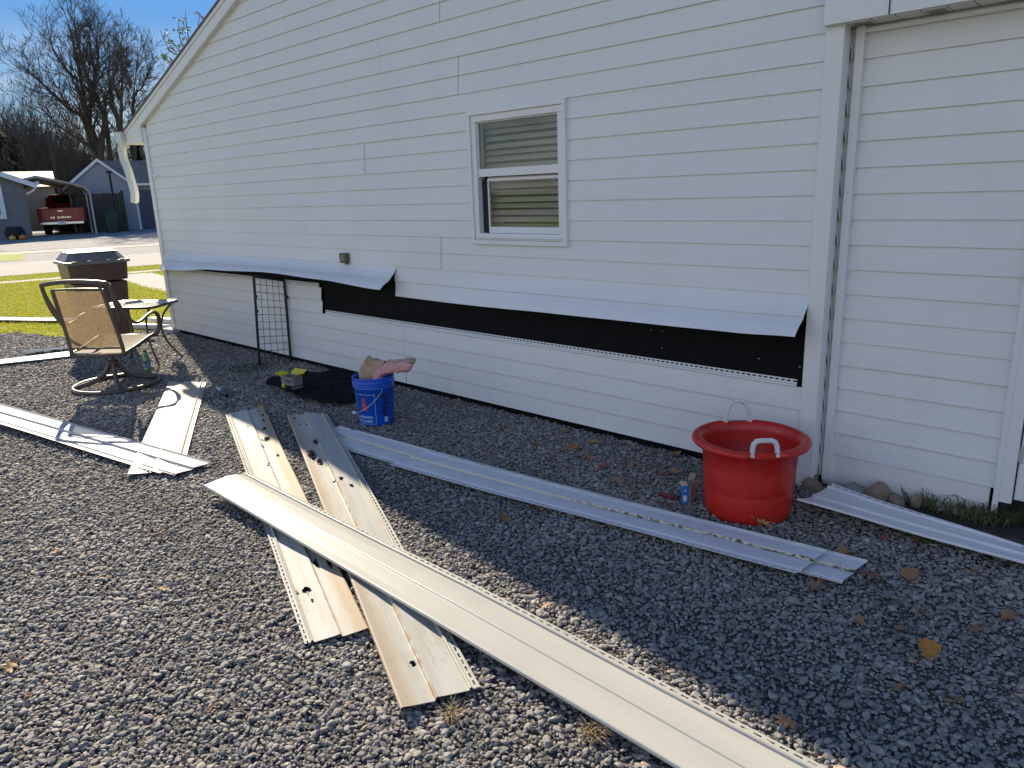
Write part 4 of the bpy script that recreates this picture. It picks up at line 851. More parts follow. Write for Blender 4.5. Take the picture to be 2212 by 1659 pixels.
# ================================================================= SIDE TABLE
TBL=thing('side_table','small patio side table with a pale top and curved dark legs behind the chair','table',(-6.68,-1.02,.01),math.atan2(.50,.66)+.0)
TOPM=mat('pale_table_top',(.55,.56,.52),.16,(.68,.69,.65),30,.5)
b=MB(); b.box((0,0,.628),(.66,.50,.012)); b.build('table_top',TOPM,TBL,bev=.004)
b=MB(); ring_=[(x,y,.626) for x,y in ((-.30,-.26),(.30,-.26),(.34,-.22),(.34,.22),(.30,.26),(-.30,.26),(-.34,.22),(-.34,-.22))]; b.tube(ring_,.014,8,closed=True); b.build('top_rim',mat('dark_green_metal',(.03,.045,.035),.3,spec=.6),TBL,smooth=True)
for sx_ in (-1,1):
    for sy_ in (-1,1):
        b=MB(); b.tube(smoothpath([(sx_*.28,sy_*.21,.61),(sx_*.20,sy_*.16,.50),(sx_*.17,sy_*.13,.36),(sx_*.20,sy_*.15,.20),(sx_*.30,sy_*.22,.01)],5),.011,8); b.build('leg',TAUPE,TBL,smooth=True)
tb=TBL.matrix_world if False else Matrix.Translation((-6.68,-1.02,.01))@Matrix.Rotation(math.atan2(.50,.66),4,'Z')
def on_table(b,name,m,label,cat):
    b.v=[tuple(tb@Vector(v)) for v in b.v]; return tag(b.build(name,m),label,cat)
b=MB(); b.box((-.06,.06,.641),(.20,.035,.012),Matrix.Rotation(.9,3,'Z')); b.tube([(-.11,.0,.648),(-.01,.13,.652)],.010,8); on_table(b,'utility_knife',mat('knife_grey',(.30,.36,.33),.4),'grey hand tool lying on the pale table top','tool')
b=MB(); b.box((.16,.10,.638),(.16,.10,.005),Matrix.Rotation(.3,3,'Z')); on_table(b,'paper_scrap',WPL,'white scrap lying on the pale table top','paper')
# ================================================================= BOTTLE
bp=G(321,811,.01); BT=thing('bottle','green plastic drink bottle with green drink inside standing on the gravel by the chair','bottle',(bp.x,bp.y,.012))
b=MB(); b.lathe([(0,0),(.028,0),(.034,.008),(.036,.03),(.034,.06),(.036,.08),(.036,.15),(.033,.175),(.022,.205),(.014,.225),(.0135,.245)],24); b.build('bottle_shell',mat('green_pet',(.45,.85,.50),.08,trans=.85),BT,smooth=True)
b=MB(); b.lathe([(0,.004),(.026,.004),(.031,.01),(.033,.03),(.031,.058),(.0,.060)],20); b.build('drink',mat('green_drink',(.35,.62,.03),.2,trans=.3),BT,smooth=True)
b=MB(); b.lathe([(.0366,.085),(.0368,.09),(.0368,.14),(.0366,.145)],24); b.build('bottle_label',mat('blue_label',(.03,.06,.14),.4,(.35,.45,.6),30,.2),BT,smooth=True)
b=MB(); b.lathe([(.0,.258),(.014,.258),(.0155,.255),(.0155,.238),(.014,.236)],16); b.build('cap',mat('green_cap',(.02,.20,.06),.4),BT,smooth=True)
# ================================================================= BROWN BIN
BIN=thing('trash_bin','brown wheeled trash bin standing at the lawn edge behind the patio chair','bin',(-8.20,-.90,.0),-.10)
BRN=mat('brown_plastic',(.095,.052,.033),.4,(.115,.065,.042),5,.6,spec=.6)
b=MB(); b.v=[]; 
def rbox(b,x,y,z0,z1,wx0,wy0,wx1,wy1,m=0,c=.05):
    vs=[]
    for z,wx,wy in ((z0,wx0,wy0),(z1,wx1,wy1)):
        for a_,b_ in ((-1,-1),(1,-1),(1,1),(-1,1)):
            cx,cy=x+a_*wx/2,y+b_*wy/2
            o_=[(cx-a_*c,cy),(cx,cy-b_*c)]
            if a_*b_>0: o_=o_[::-1] if a_<0 else o_[::-1]
            vs+= [(p[0],p[1],z) for p in (o_ if a_*b_<0 else o_)]
    ring_o=sorted(range(8),key=lambda i:math.atan2(vs[i][1]-y,vs[i][0]-x)); 
    lo=[vs[i] for i in ring_o]; hi=[vs[8+i] for i in ring_o]
    b.add(lo+hi,[tuple(range(7,-1,-1)),tuple(range(8,16))]+[(i,(i+1)%8,(i+1)%8+8,i+8) for i in range(8)],m)
rbox(b,0,0,.04,.72,.56,.48,.66,.58); rbox(b,0,0,.74,.93,.66,.60,.70,.63)
b.build('bin_body',BRN,BIN,bev=.01)
b=MB(); rbox(b,0,0,.925,.955,.76,.69,.76,.69,c=.07); rbox(b,-.06,0,.955,1.045,.70,.64,.50,.50,c=.06); b.tube([(-.36,-.25,.97),(-.42,-.25,.985),(-.42,.25,.985),(-.36,.25,.97)],.014,8)
for y in (-.25,-.1,.1,.25): b.box((.36,y,.958),(.03,.05,.012))
b.build('lid',mat('brown_lid',(.16,.145,.13),.42,(.20,.185,.17),6,.6,spec=.5),BIN,bev=.008)
for y in (-.25,.25): b=MB(); b.prism([(-.26+.11*math.cos(a*PI/8),.11+.11*math.sin(a*PI/8)) for a in range(16)],'y',y-.025,y+.025); b.build('wheel',DARK,BIN)
BIN.scale=(1,1,1.09)
b=MB(); b.box((-8.24,-.88,1.146),(.52,.46,.004),Matrix.Rotation(-.12,3,'Z')@Matrix.Rotation(.03,3,'Y')); sb=b.build('white_board',mat('white_sheet',(.78,.80,.78),.25)); tag(sb,'flat white scrap board lying on the lid of the brown bin','board')
# ================================================================= SOIL BED, ROCKS, PAVERS, GRASS AT THE BAY
SOIL=mat('soil',(.030,.024,.018),.95,(.060,.048,.036),22,.6,bump=.8,bscale=40,bdist=.02)
b=MB(); nx,ny=36,10
x0_,x1_,y0_,y1_=.17,1.7,-.26,.085
for i in range(nx+1):
    for j in range(ny+1):
        x=x0_+(x1_-x0_)*i/nx; y=y0_+(y1_-y0_)*j/ny; q=Vector((x,y,0)); b.v.append((x,y,.012+.012*noise.noise(q*14)+.010*noise.noise(q*40)))
b.f=[(i*(ny+1)+j,(i+1)*(ny+1)+j,(i+1)*(ny+1)+j+1,i*(ny+1)+j+1) for i in range(nx) for j in range(ny)]; b.mi=[0]*len(b.f); tag(b.build('soil',SOIL,smooth=True),kind='structure')
ROCKT=mat('tan_rock',(.20,.145,.095),.85,(.34,.27,.20),9,.7,bump=.7,bscale=22,bdist=.03); ROCKG=mat('grey_rock',(.22,.21,.20),.85,(.38,.37,.35),8,.7,bump=.7,bscale=22,bdist=.03)
RK=[(1750,1062,52,34,ROCKT,'brown rock between the red tub and the end of the siding panel'),(1852,1036,46,22,ROCKG,'flat grey rock in the soil nearest the corner post'),(1884,1040,40,28,ROCKT,'rounded brown rock, second in the row by the bay wall'),(1924,1032,48,24,ROCKT,'dark reddish rock against the bay wall'),(1918,1062,72,44,ROCKT,'largest tan boulder in the rock pile by the bay wall'),(1862,1052,42,20,ROCKG,'small pale rock lying on top of the long grey one'),(1856,1070,78,30,ROCKG,'long pale grey rock just above the siding panel'),(1940,1090,46,26,ROCKT,'half buried rock beside the grass clump'),(1990,1085,30,36,ROCKT,'upright leaf brown rock at the grass edge'),(1505,1103,1,1,None,'')]
for i,(u,v,wpx,hpx,mm,lb) in enumerate(RK):
    if mm is None: continue
    p=G(u,v,.0); d=(p-CAM).dot(fw); wd=wpx/FPX*d; hh=hpx/FPX*d
    me=rock_mesh('rock',40+i,3,mm,(wd*.5,wd*.42,hh*.62),.5); o=bpy.data.objects.new('rock',me); col.objects.link(o); o.location=(p.x,min(p.y+wd*.2,.09-wd*.42),hh*.36); o.rotation_euler=(0,0,.5*i); o.rotation_euler=(.1*math.sin(i),.1,YAW*-.2-.6+.3*math.sin(i*3)); tag(o,lb,'rock','rocks edging the soil bed')
PAV=mat('brown_paver',(.055,.035,.03),.9,(.085,.06,.05),14,.6,bump=.5,bscale=50)
x=.62; i=0
while x<1.75:
    o_=MB(); o_.box((x+.095,-.17+.01*math.sin(i*3),.020),(.185,.12,.05),Matrix.Rotation(-.07+.02*math.sin(i*5),3,'Z')); tag(o_.build('paver',PAV,bev=.006),'dark brown brick paver edging the soil bed','paver','brick pavers edging the soil bed'); x+=.195; i+=1
DGR=mat('dark_grass',(.035,.055,.016),.7,(.085,.10,.035),7,.7); DRY=mat('dry_grass',(.26,.18,.08),.8,(.36,.27,.14),8,.6)
def clump(name,u,v,n,h,spread,m,label,cat='grass',seed=1,lean=1.0,wd=.0028,sq=(1,1)):
    p=G(u,v,.015); me=tuft(name,seed,n,h,spread,m,lean,wd); o=bpy.data.objects.new(name,me); col.objects.link(o); o.location=p; o.scale=(sq[0],sq[1],1); return tag(o,label,cat)
clump('grass_clump',2070,1105,380,.15,.20,DGR,'large dark grass clump in the soil bed below the bay wall',seed=4,sq=(1.25,.62),wd=.0024,lean=1.7)
clump('dry_grass_tuft',2085,1112,160,.10,.16,DRY,'straw coloured dead blades mixed into the dark grass clump',seed=14,sq=(1.3,.6),wd=.0016,lean=1.8)
clump('grass_clump',2160,1120,200,.11,.12,DGR,'grass spreading over the pavers in front of the door',seed=5,sq=(1.2,.7),wd=.0022)
clump('grass_clump',1830,1018,90,.07,.06,DGR,'small grass tuft at the foot of the corner trim',seed=6,wd=.002)
clump('grass_clump',1990,1163,70,.05,.07,DGR,'small weed tuft on gravel below the right siding panel',seed=7,wd=.003,lean=1.6)
clump('weed_patch',545,795,220,.035,.22,mat('dull_weed',(.05,.06,.02),.8),'flat green weeds growing in shaded gravel beside the wire grid',seed=8,wd=.003,lean=1.6)
clump('dry_grass_tuft',975,1552,60,.06,.035,DRY,'dry roots and grass at the end of the faintly stained panel',seed=9,lean=1.8,wd=.0012)
clump('dry_grass_tuft',1283,1592,70,.06,.035,DRY,'dry grass tuft on gravel below the long clean panel',seed=10,lean=1.6,wd=.0014)
b=MB(); p=G(2058,1065,.02); base=Vector((p.x,p.y+.02,.02))
rr=random.Random(5); st=[base,base+Vector((.0,0,.12)),base+Vector((-.006,0,.26))]
b.tube(st,[.0016,.0013,.0008],5)
for i in range(26):
    z=.12+.14*rr.random(); s_=rr.choice((-1,1)); q=base+Vector((0,0,z)); e=q+Vector((s_*.035*(1-(z-.12)/.2),rr.uniform(-.015,.015),.02+rr.uniform(0,.015))); b.tube([q,e],[.0009,.0005],4)
    for k_ in range(3): f=q.lerp(e,.4+.25*k_); b.tube([f,f+Vector((rr.uniform(-.01,.01),0,.012))],[.0007,.0009],4)
tag(b.build('seed_stalk',mat('seed_head',(.16,.15,.13),.8)),'feathery dry grass seed head standing in front of the bay siding','weed')
# ================================================================= FALLEN LEAVES
LEAFM=[mat('oak_leaf_brown',(.22,.11,.05),.7,(.34,.19,.09),12,.6),mat('leaf_tan',(.42,.26,.12),.7,(.52,.34,.17),12,.6),mat('leaf_red',(.20,.06,.04),.7,(.28,.10,.06),12,.6),mat('leaf_gold',(.40,.14,.02),.6,(.55,.25,.04),25,.6)]
def leaf_mesh(name,kind,m,seed):
    rr=random.Random(seed); pts=[]
    n=44
    for i in range(n):
        a=2*PI*i/n
        if kind=='oak': r=.5+.32*math.cos(a*7+.3)*(.6+.4*math.cos(a))+.25*abs(math.cos(a/1))-.1; xx,yy=r*math.cos(a)*1.25,r*math.sin(a)*.9
        else: r=.78+.12*math.cos(3*a)+.05*math.cos(9*a+1); xx,yy=r*math.cos(a)*1.0,r*math.sin(a)*.85
        pts.append((xx*(1+rr.uniform(-.06,.06)),yy*(1+rr.uniform(-.06,.06))))
    b=MB(); off=rr.uniform(0,9); cu=rr.uniform(.25,.6)
    for r_ in (.33,.66,1):
        for x,y in pts:
            x*=r_;y*=r_; b.v.append((x,y,cu*(y*y)+.25*cu*x*x*math.sin(off)+.12*noise.noise(Vector((x*2+off,y*2,0)))))
    b.v.append((0,0,0)); c=len(b.v)-1
    b.f=[(c,i,(i+1)%n) for i in range(n)]+[(k_*n+i,k_*n+(i+1)%n,(k_+1)*n+(i+1)%n,(k_+1)*n+i) for k_ in (0,1) for i in range(n)]; b.mi=[0]*len(b.f)
    b.tube([(-.9*1.2,0,.05),(-1.5,.1,.12)],[.03,.025],5)
    me=bpy.data.meshes.new(name); me.from_pydata(b.v,[],b.f); me.materials.append(m); return me
LV=[leaf_mesh('leaf',k,m,i) for i,(k,m) in enumerate([('oak',LEAFM[0]),('oak',LEAFM[1]),('oak',LEAFM[2]),('broad',LEAFM[3]),('oak',LEAFM[0]),('broad',LEAFM[0])])]
def leaf(u,v,size,k,label,z=.022,rx=None,group='fallen leaves'):
    o=bpy.data.objects.new('fallen_leaf',LV[k]); col.objects.link(o); p=G(u,v,z); o.location=(p.x,p.y,z+size*.1); o.scale=(size,)*3; o.rotation_euler=(rnd.uniform(-.5,.5),rnd.uniform(-.4,.4),rnd.uniform(0,6.28)) if rx is None else rx; return tag(o,label,'leaf',group)
leaf(2005,1405,.058,3,'large golden brown leaf, biggest on the shaded gravel at the lower right',rx=(.75,0,YAW+1.9))
leaf(1650,1132,.045,1,'tan oak leaf leaning on the base of the red tub',z=.05,rx=(-1.0,.3,.2))
leaf(1180,1308,.028,1,'pale tan leaf in the narrow sunlit strip of gravel right of the long panel')
leaf(1412,946,.040,0,'dark curled leaf standing against the wall bottom',z=.03,rx=(1.2,.3,.3))
leaf(1878,1242,.050,2,'reddish brown leaf right of the end of the stacked panels')
leaf(352,1272,.030,1,'pale tan chip in sunlit gravel at left')
leaf(22,1440,.045,1,'pale leaf at the left edge of the sunlit gravel')
sh=[(1146,947),(1205,947),(1065,944),(1288,955),(1238,966),(1272,990),(1302,1008),(1066,978),(1100,986),(1425,1023),(1456,1020),(1370,1053),(1375,1072),(1445,1092),(1456,980),(1087,1120),(1143,1115),(1135,1038),(926,972),(758,930),(1908,1162),(1820,1193),(1085,922),(1219,930),(1967,1242),(1978,1162),(2110,1229),(1984,1319),(1935,1297),(1946,1358),(2175,1330),(2107,1361),(1945,1485),(2060,1511),(1856,1343),(1763,1265),(1700,1560),(1990,1140),(2013,1150),(1365,1005),(1190,985),(1225,1010),(1160,960),(1330,1040),(640,870),(620,905),(560,880)]
for u,v in sh: leaf(u+rnd.uniform(-3,3),v,rnd.uniform(.028,.050),rnd.choice((0,0,4,5,2)),'small dry brown leaf lying on the shaded gravel')
for u,v in [(185,804),(400,776),(431,802),(415,770),(390,762),(346,1148),(212,1246),(118,1192),(455,1530),(640,1280),(530,1350),(60,1500)]: leaf(u,v,rnd.uniform(.014,.024),rnd.choice((2,3,1)),'small orange leaf bit lying on the sunlit gravel')
# ================================================================= BACKGROUND
BRICKG=mat('grey_siding',(.17,.165,.165),.8,(.20,.195,.195),3,.5)
def frame_at(u,v,dist):
    p=BG(u,v,dist); p.z=terr(p.x); f=Vector((p.x-CAM.x,p.y-CAM.y,0)).normalized(); r=Vector((f.y,-f.x,0)); return p,r,f
def bgthing(name,label,cat,p,r,yaw=0):
    return thing(name,label,cat,p,math.atan2(r.y,r.x)+yaw)
def pxm(dist): return FPX/dist
# --- left neighbour house (only its right end is seen)
p,r,f=frame_at(70,504,41.5); NH=bgthing('neighbour_house','grey house across the street with a white framed window, cut by the left edge','house',p,r,.08)
b=MB(); b.prism([(-7.6,0),(0,0),(0,2.62),(-3.8,4.1),(-7.6,2.62)],'y',0,9); b.build('wall',BRICKG,NH)
b=MB()
for (xa,za,xb,zb) in ((-8.1,2.42,-3.8,4.2),(.5,2.42,-3.8,4.2)):
    b.add([(xa,-.35,za),(xb,-.35,zb),(xb,9.3,zb),(xa,9.3,za),(xa,-.35,za-.1),(xb,-.35,zb-.1),(xb,9.3,zb-.1),(xa,9.3,za-.1)],[(0,1,2,3),(7,6,5,4),(0,4,5,1),(1,5,6,2),(2,6,7,3),(3,7,4,0)])
b.build('roof',BROWNSH,NH)
b=MB()
for (xa,za,xb,zb) in ((-8.1,2.40,-3.8,4.18),(.5,2.40,-3.8,4.18)): b.add([(xa,-.37,za-.22),(xb,-.37,zb-.22),(xb,-.37,zb),(xa,-.37,za),(xa,-.33,za-.22),(xb,-.33,zb-.22),(xb,-.33,zb),(xa,-.33,za)],[(0,1,2,3),(7,6,5,4),(0,4,5,1),(2,6,7,3)])
b.box((.55,4.5,2.42),(.14,9.5,.14)); b.tube([(.5,-.25,2.35),(.35,-.2,2.1),(.08,-.06,1.95)],.05,6); b.build('white_trim',TRIM,NH)
b=MB(); ring(b,-2.6,-.86,.88,2.38,.14,-.06,0); ring(b,-2.46,-1.0,1.02,2.24,.05,-.05,0); b.box((-1.73,-.03,1.63),(1.5,.04,.06)); wv_=b.build('window',TRIM,NH)
b=MB(); b.box((-1.73,-.012,1.63),(1.44,.012,1.2)); b.build('window_pane',mat('far_glass',(.03,.04,.045),.08,(.10,.14,.15),4,.5),wv_)
for (u,v,s_,m_,lb) in ((25,505,.13,mat('yellow_gourd',(.62,.48,.05),.5),'yellow gourd by the grey house wall'),(47,500,.15,mat('orange_pumpkin',(.60,.18,.02),.5),'orange pumpkin by the grey house wall')):
    p_=BG(u,v,39.5); b=MB(); b.lathe([(.02,s_*1.5)]+[(s_*math.sin(PI*i/10)*(1),s_*.75*(1-math.cos(PI*(10-i)/10*1))) for i in range(1,11)],20,fn=lambda r,z,a:(r*(1+.06*math.cos(a*8)),z)); b.tube([(0,0,s_*1.4),(.02,0,s_*1.75)],[.03,.02],6); o=b.build('pumpkin',m_,smooth=True); o.location=(p_.x,p_.y,terr(p_.x)); tag(o,lb,'pumpkin')
p_=BG(32,500,40.2); b=MB(); b.lathe([(0,0),(.3,0),(.40,.2),(.38,.4),(.28,.55),(.26,.54),(.24,.4),(0,.38)],24,fn=lambda r,z,a:(r,z)); o=b.build('planter',DARK,smooth=True); o.location=(p_.x,p_.y,terr(p_.x)); tag(o,'dark round planter against the grey house wall','planter')
# --- carport
p,r,f=frame_at(214,499,41.8); CP=bgthing('carport','metal carport with a pale curved roof over the red pickup','carport',p,r,.12)
arch=[(-4.15,2.05),(-4.0,2.28),(-3.7,2.42),(-2.2,2.78),(-.72,2.42),(-.32,2.28),(-.12,2.0)]
b=MB(); k=len(arch)
for y in (0,6.0):
    for x,z in arch: b.v.append((x,y,z))
    for x,z in arch: b.v.append((x,y,z-.03))
b.f=[(i,i+1,2*k+i+1,2*k+i) for i in range(k-1)]+[(k+i,3*k+i,3*k+i+1,k+i+1) for i in range(k-1)]+[(i,k+i,k+i+1,i+1) for i in range(k-1)]; b.mi=[0]*len(b.f)
b.build('roof',mat('carport_sheet',(.30,.27,.22),.5,(.36,.33,.27),2,.6),CP)
GALV=mat('carport_tube',(.45,.42,.36),.5)
for i in range(5):
    y=.03+i*1.47; b=MB(); b.tube([(-4.1,y,0)]+[(x,y,z-.07) for x,z in arch]+[(-.12,y,0)],.045,6); b.build('hoop',GALV,CP)
# --- pickup
p,r,f=frame_at(138,498,42.6); TR_=bgthing('pickup_truck','red pickup truck parked under the carport, seen from behind','truck',p,r,-.17)
REDP=mat('red_paint',(.30,.008,.008),.25,spec=.7); CHR=mat('chrome',(.75,.75,.75),.15,metal=1); TYRE=mat('tyre',(.012,.012,.012),.8); LENS=mat('tail_lens',(.30,.01,.01),.2)
b=MB(); b.prism([(0,.62),(0,1.28),(2.0,1.32),(2.02,1.32),(2.1,1.36),(2.45,1.92),(3.6,1.95),(4.25,1.36),(5.6,1.22),(5.75,1.0),(5.75,.5),(5.3,.5),(5.1,.85),(4.7,.95),(4.3,.85),(4.1,.45),(1.75,.45),(1.55,.85),(1.15,.95),(.75,.85),(.55,.55)],'x',-1.0,1.0)
b.v=[(y_,x_,z_) if False else (x_,y_,z_) for x_,y_,z_ in b.v]
b.v=[(x_*(1-.18*max(0,(z_-1.36)/.6)),y_,z_) for x_,y_,z_ in b.v]
b.build('body',REDP,TR_,bev=.04)
b=MB(); b.box((0,2.28,1.66),(1.35,.03,.40),Matrix.Rotation(-.52,3,'X')); 
for s_ in (-1,1): b.box((s_*.935,2.95,1.62),(.02,1.1,.36),Matrix.Rotation(-s_*.27,3,'Y'))
b.build('window',mat('dark_glass',(.01,.012,.015),.05,spec=.8),TR_)
b=MB(); b.box((0,-.012,.95),(1.62,.03,.56)); tg_=b.build('tailgate',REDP,TR_,bev=.02)
b=MB(); 
for i in range(9):
    if i==2: continue
    b.box((-.42+i*.1,-.034,.83),(.07,.012,.07+.02*(i%2)))
b.build('tailgate_lettering',CHR,tg_)
b=MB(); b.box((0,-.035,1.13),(.22,.02,.05)); b.build('handle',CHR,tg_)
b=MB(); b.box((0,-.09,.56),(1.9,.14,.15)); b.build('bumper',CHR,TR_,bev=.03)
b=MB(); b.box((0,-.175,.57),(.32,.02,.17)); b.build('license_plate',WPL,TR_)
for s_ in (-1,1): b=MB(); b.box((s_*.90,-.015,.98),(.17,.04,.42)); b.build('tail_light',LENS,TR_,bev=.01)
for s_ in (-1,1):
    for y_ in (1.15,4.7):
        b=MB(); b.prism([(y_+.38*math.cos(a*PI/10),.38+.38*math.sin(a*PI/10)) for a in range(20)],'x',s_*.86-.12,s_*.86+.12); wh=b.build('wheel',TYRE,TR_)
        b=MB(); b.prism([(y_+.23*math.cos(a*PI/10),.38+.23*math.sin(a*PI/10)) for a in range(20)],'x',s_*.985-.01,s_*.985+.01); b.build('rim',CHR,wh)
for s_ in (-1,1): b=MB(); b.box((s_*1.12,3.7,1.42),(.2,.1,.2)); b.build('mirror',CHR,TR_)
# --- fence
FEN=mat('dark_wood_fence',(.050,.040,.032),.9,(.085,.07,.055),6,.6)
p,r,f=frame_at(276,498,43.5); FN=bgthing('wood_fence','dark vertical board fence between the carport and the grey shed','fence',p,r,.05)
b=MB(); x=-2.0; i=0
while x<0: b.box((x,.02*math.sin(i*2.2),.95),(.135,.022,1.9+.04*math.sin(i*5))); x+=.145; i+=1
y=.15
while y<11: b.box((-2.08-y*.16,y,.95),(.022,.135,1.9+.04*math.sin(i*5))); y+=.145; i+=1
b.box((-1.0,.04,.5),(2.0,.05,.09)); b.box((-1.0,.04,1.5),(2.0,.05,.09)); b.build('boards',FEN,FN)
for x in (0,-2.05): b=MB(); b.box((x,-.05,1.0),(.12,.1,2.05)); b.build('post',FEN,FN)
p,r,f=frame_at(95,490,53); WB=bgthing('pale_building','low building with a pale roof showing above the carport','building',p,r,.0)
b=MB(); b.box((-1.6,2,1.2),(5.0,4,2.4)); b.build('wall',mat('tan_wall',(.35,.28,.2),.8),WB)
b=MB(); b.prism([(-.4,2.4),(2.0,3.35),(4.4,2.4)],'x',-4.2,1.0); b.build('roof',mat('pale_roof',(.30,.295,.27),.6),WB)
# --- green bin
p,r,f=frame_at(244,498,42.4); GB=bgthing('green_bin','dark green wheeled bin with a sunlit lid in front of the wood fence','bin',p,r)
b=MB(); rbox(b,0,0,.05,1.0,.5,.55,.62,.68); b.build('bin_body',mat('green_plastic',(.004,.030,.018),.4),GB,bev=.02)
b=MB(); b.box((0,.0,1.04),(.70,.75,.07),taper=.85); b.build('lid',mat('green_lid',(.006,.06,.04),.18,spec=.8),GB,bev=.02)
for x in (-.25,.25): b=MB(); b.prism([(.3+.13*math.cos(a*PI/8),.13+.13*math.sin(a*PI/8)) for a in range(16)],'x',x-.03,x+.03); b.build('wheel',DARK,GB)
# --- grey shed
p,r,f=frame_at(302,489,44.6); SH=bgthing('grey_shed','pale grey gabled outbuilding with brown shingle roof beside the fence','shed',p,r,.10)
SHG=mat('pale_grey_siding',(.30,.30,.33),.75,(.34,.34,.37),2,.5)
b=MB(); b.prism([(-3.0,0),(0,0),(0,2.35),(-1.5,3.55),(-3.0,2.35)],'y',0,5); b.build('wall',SHG,SH)
b=MB(); b.box((1.5,.35,1.2),(3.0,.1,2.4)); b.build('side_wall',SHG,SH)
b=MB()
b.add([(.18,-.12,2.20),(-1.5,-.12,3.62),(-1.5,5.2,3.62),(.18,5.2,2.20),(-3.2,-.12,2.20),(-3.2,5.2,2.20)],[(0,1,2,3),(4,5,2,1)]); b.add([(-1.5,1.6,3.6),(4.0,1.6,3.6),(4.0,.05,2.38),(.1,.05,2.38)],[(0,1,2,3)]); 
rf=b.build('roof',BROWNSH,SH); rf.modifiers.new('t','SOLIDIFY').thickness=.06
b=MB()
for (xa,xb) in ((.2,-1.5),(-3.22,-1.5)): b.add([(xa,-.15,2.06),(xb,-.15,3.48),(xb,-.15,3.64),(xa,-.15,2.22),(xa,-.11,2.06),(xb,-.11,3.48),(xb,-.11,3.64),(xa,-.11,2.22)],[(0,1,2,3),(7,6,5,4),(0,4,5,1),(2,6,7,3)])
b.box((2.0,.02,2.32),(4.0,.1,.12)); b.box((.04,-.02,1.15),(.09,.09,2.3)); b.build('white_trim',TRIM,SH)
b=MB(); b.box((1.15,.28,1.02),(1.9,.05,2.04)); b.build('door',mat('navy_door',(.035,.05,.09),.4),SH)
p,r,f=frame_at(247,440,43.0); PO=bgthing('metal_pole','thin dark T topped pole standing before the grey shed gable','pole',p,r); b=MB(); b.tube([(0,0,0),(0,0,2.95)],.05,6); b.tube([(-.15,0,2.92),(.15,0,2.92)],.05,6); b.build('shaft',DARK,PO)
# --- trees
BARK=mat('dark_bark',(.050,.042,.034),.9,(.085,.072,.058),4,.6); TWIG=mat('twig',(.095,.078,.066),.9)
def bare_tree(name,base,h,seed,stems,lean=Vector((0,0,0)),spread=.5,levels=5,rad=.25,twigr=.012,m1=BARK,m2=TWIG,label=None,group=None,nbr=(5,4,4,3)):
    rr=random.Random(seed); tr_=MB(); tw=MB(); lf_=[]
    def grow(p,d,L__,r0_,lev):
        n=5 if lev<2 else 3; pts=[p]; q=p.copy(); dd=d.copy(); rs=[r0_]
        for i in range(n):
            dd=(dd+Vector((rr.gauss(0,.12),rr.gauss(0,.12),rr.gauss(0,.06)+.07*(lev>0)))).normalized(); q=q+dd*L__/n; pts.append(q.copy()); rs.append(r0_*(1-(i+1)/n*.45))
        (tr_ if lev<3 else tw).tube(pts,rs,6 if lev<2 else (4 if lev<3 else 3),cap=False)
        if lev>=levels:
            lf_.append((pts[-1].copy())); lf_.append(pts[-2].copy()); return
        nb=nbr[min(lev,len(nbr)-1)]
        for k_ in range(nb):
            lo=.42 if lev<2 else .25
            t=lo+(1-lo)*(k_+rr.random()*.6)/nb if k_<nb-1 else 1.0; i=min(n-1,int(t*n)); s_=pts[i].lerp(pts[i+1],min(1,t*n-i)); a=rr.uniform(0,6.28)
            o_=dd.orthogonal().normalized(); o_=Matrix.Rotation(a,3,dd)@o_; an=rr.uniform(.45,.95)*spread*(1 if t<1 else .35)*1.3
            nd=(dd*math.cos(an)+o_*math.sin(an)).normalized(); grow(s_,nd,L__*rr.uniform(.58,.80),max(twigr,rs[i]*.58),lev+1)
    for k_ in range(stems):
        a=rr.uniform(0,6.28); d=(Vector((math.cos(a)*.28*(stems>1),math.sin(a)*.28*(stems>1),1))+lean).normalized(); grow(Vector((rr.uniform(-.3,.3)*(stems>1),rr.uniform(-.3,.3)*(stems>1),-.2)),d,h*.42,rad*rr.uniform(.7,1),0)
    root=thing(name,label,'tree',base,0,group)
    tr_.build('trunk',m1,root); tw.build('crown',m2,root)
    return root,lf_
def at_bg(u,dist): q=BG(u,450,dist); return Vector((q.x,q.y,terr(q.x)))
rtd=RT.copy(); rtd.z=0; rtd.normalize()
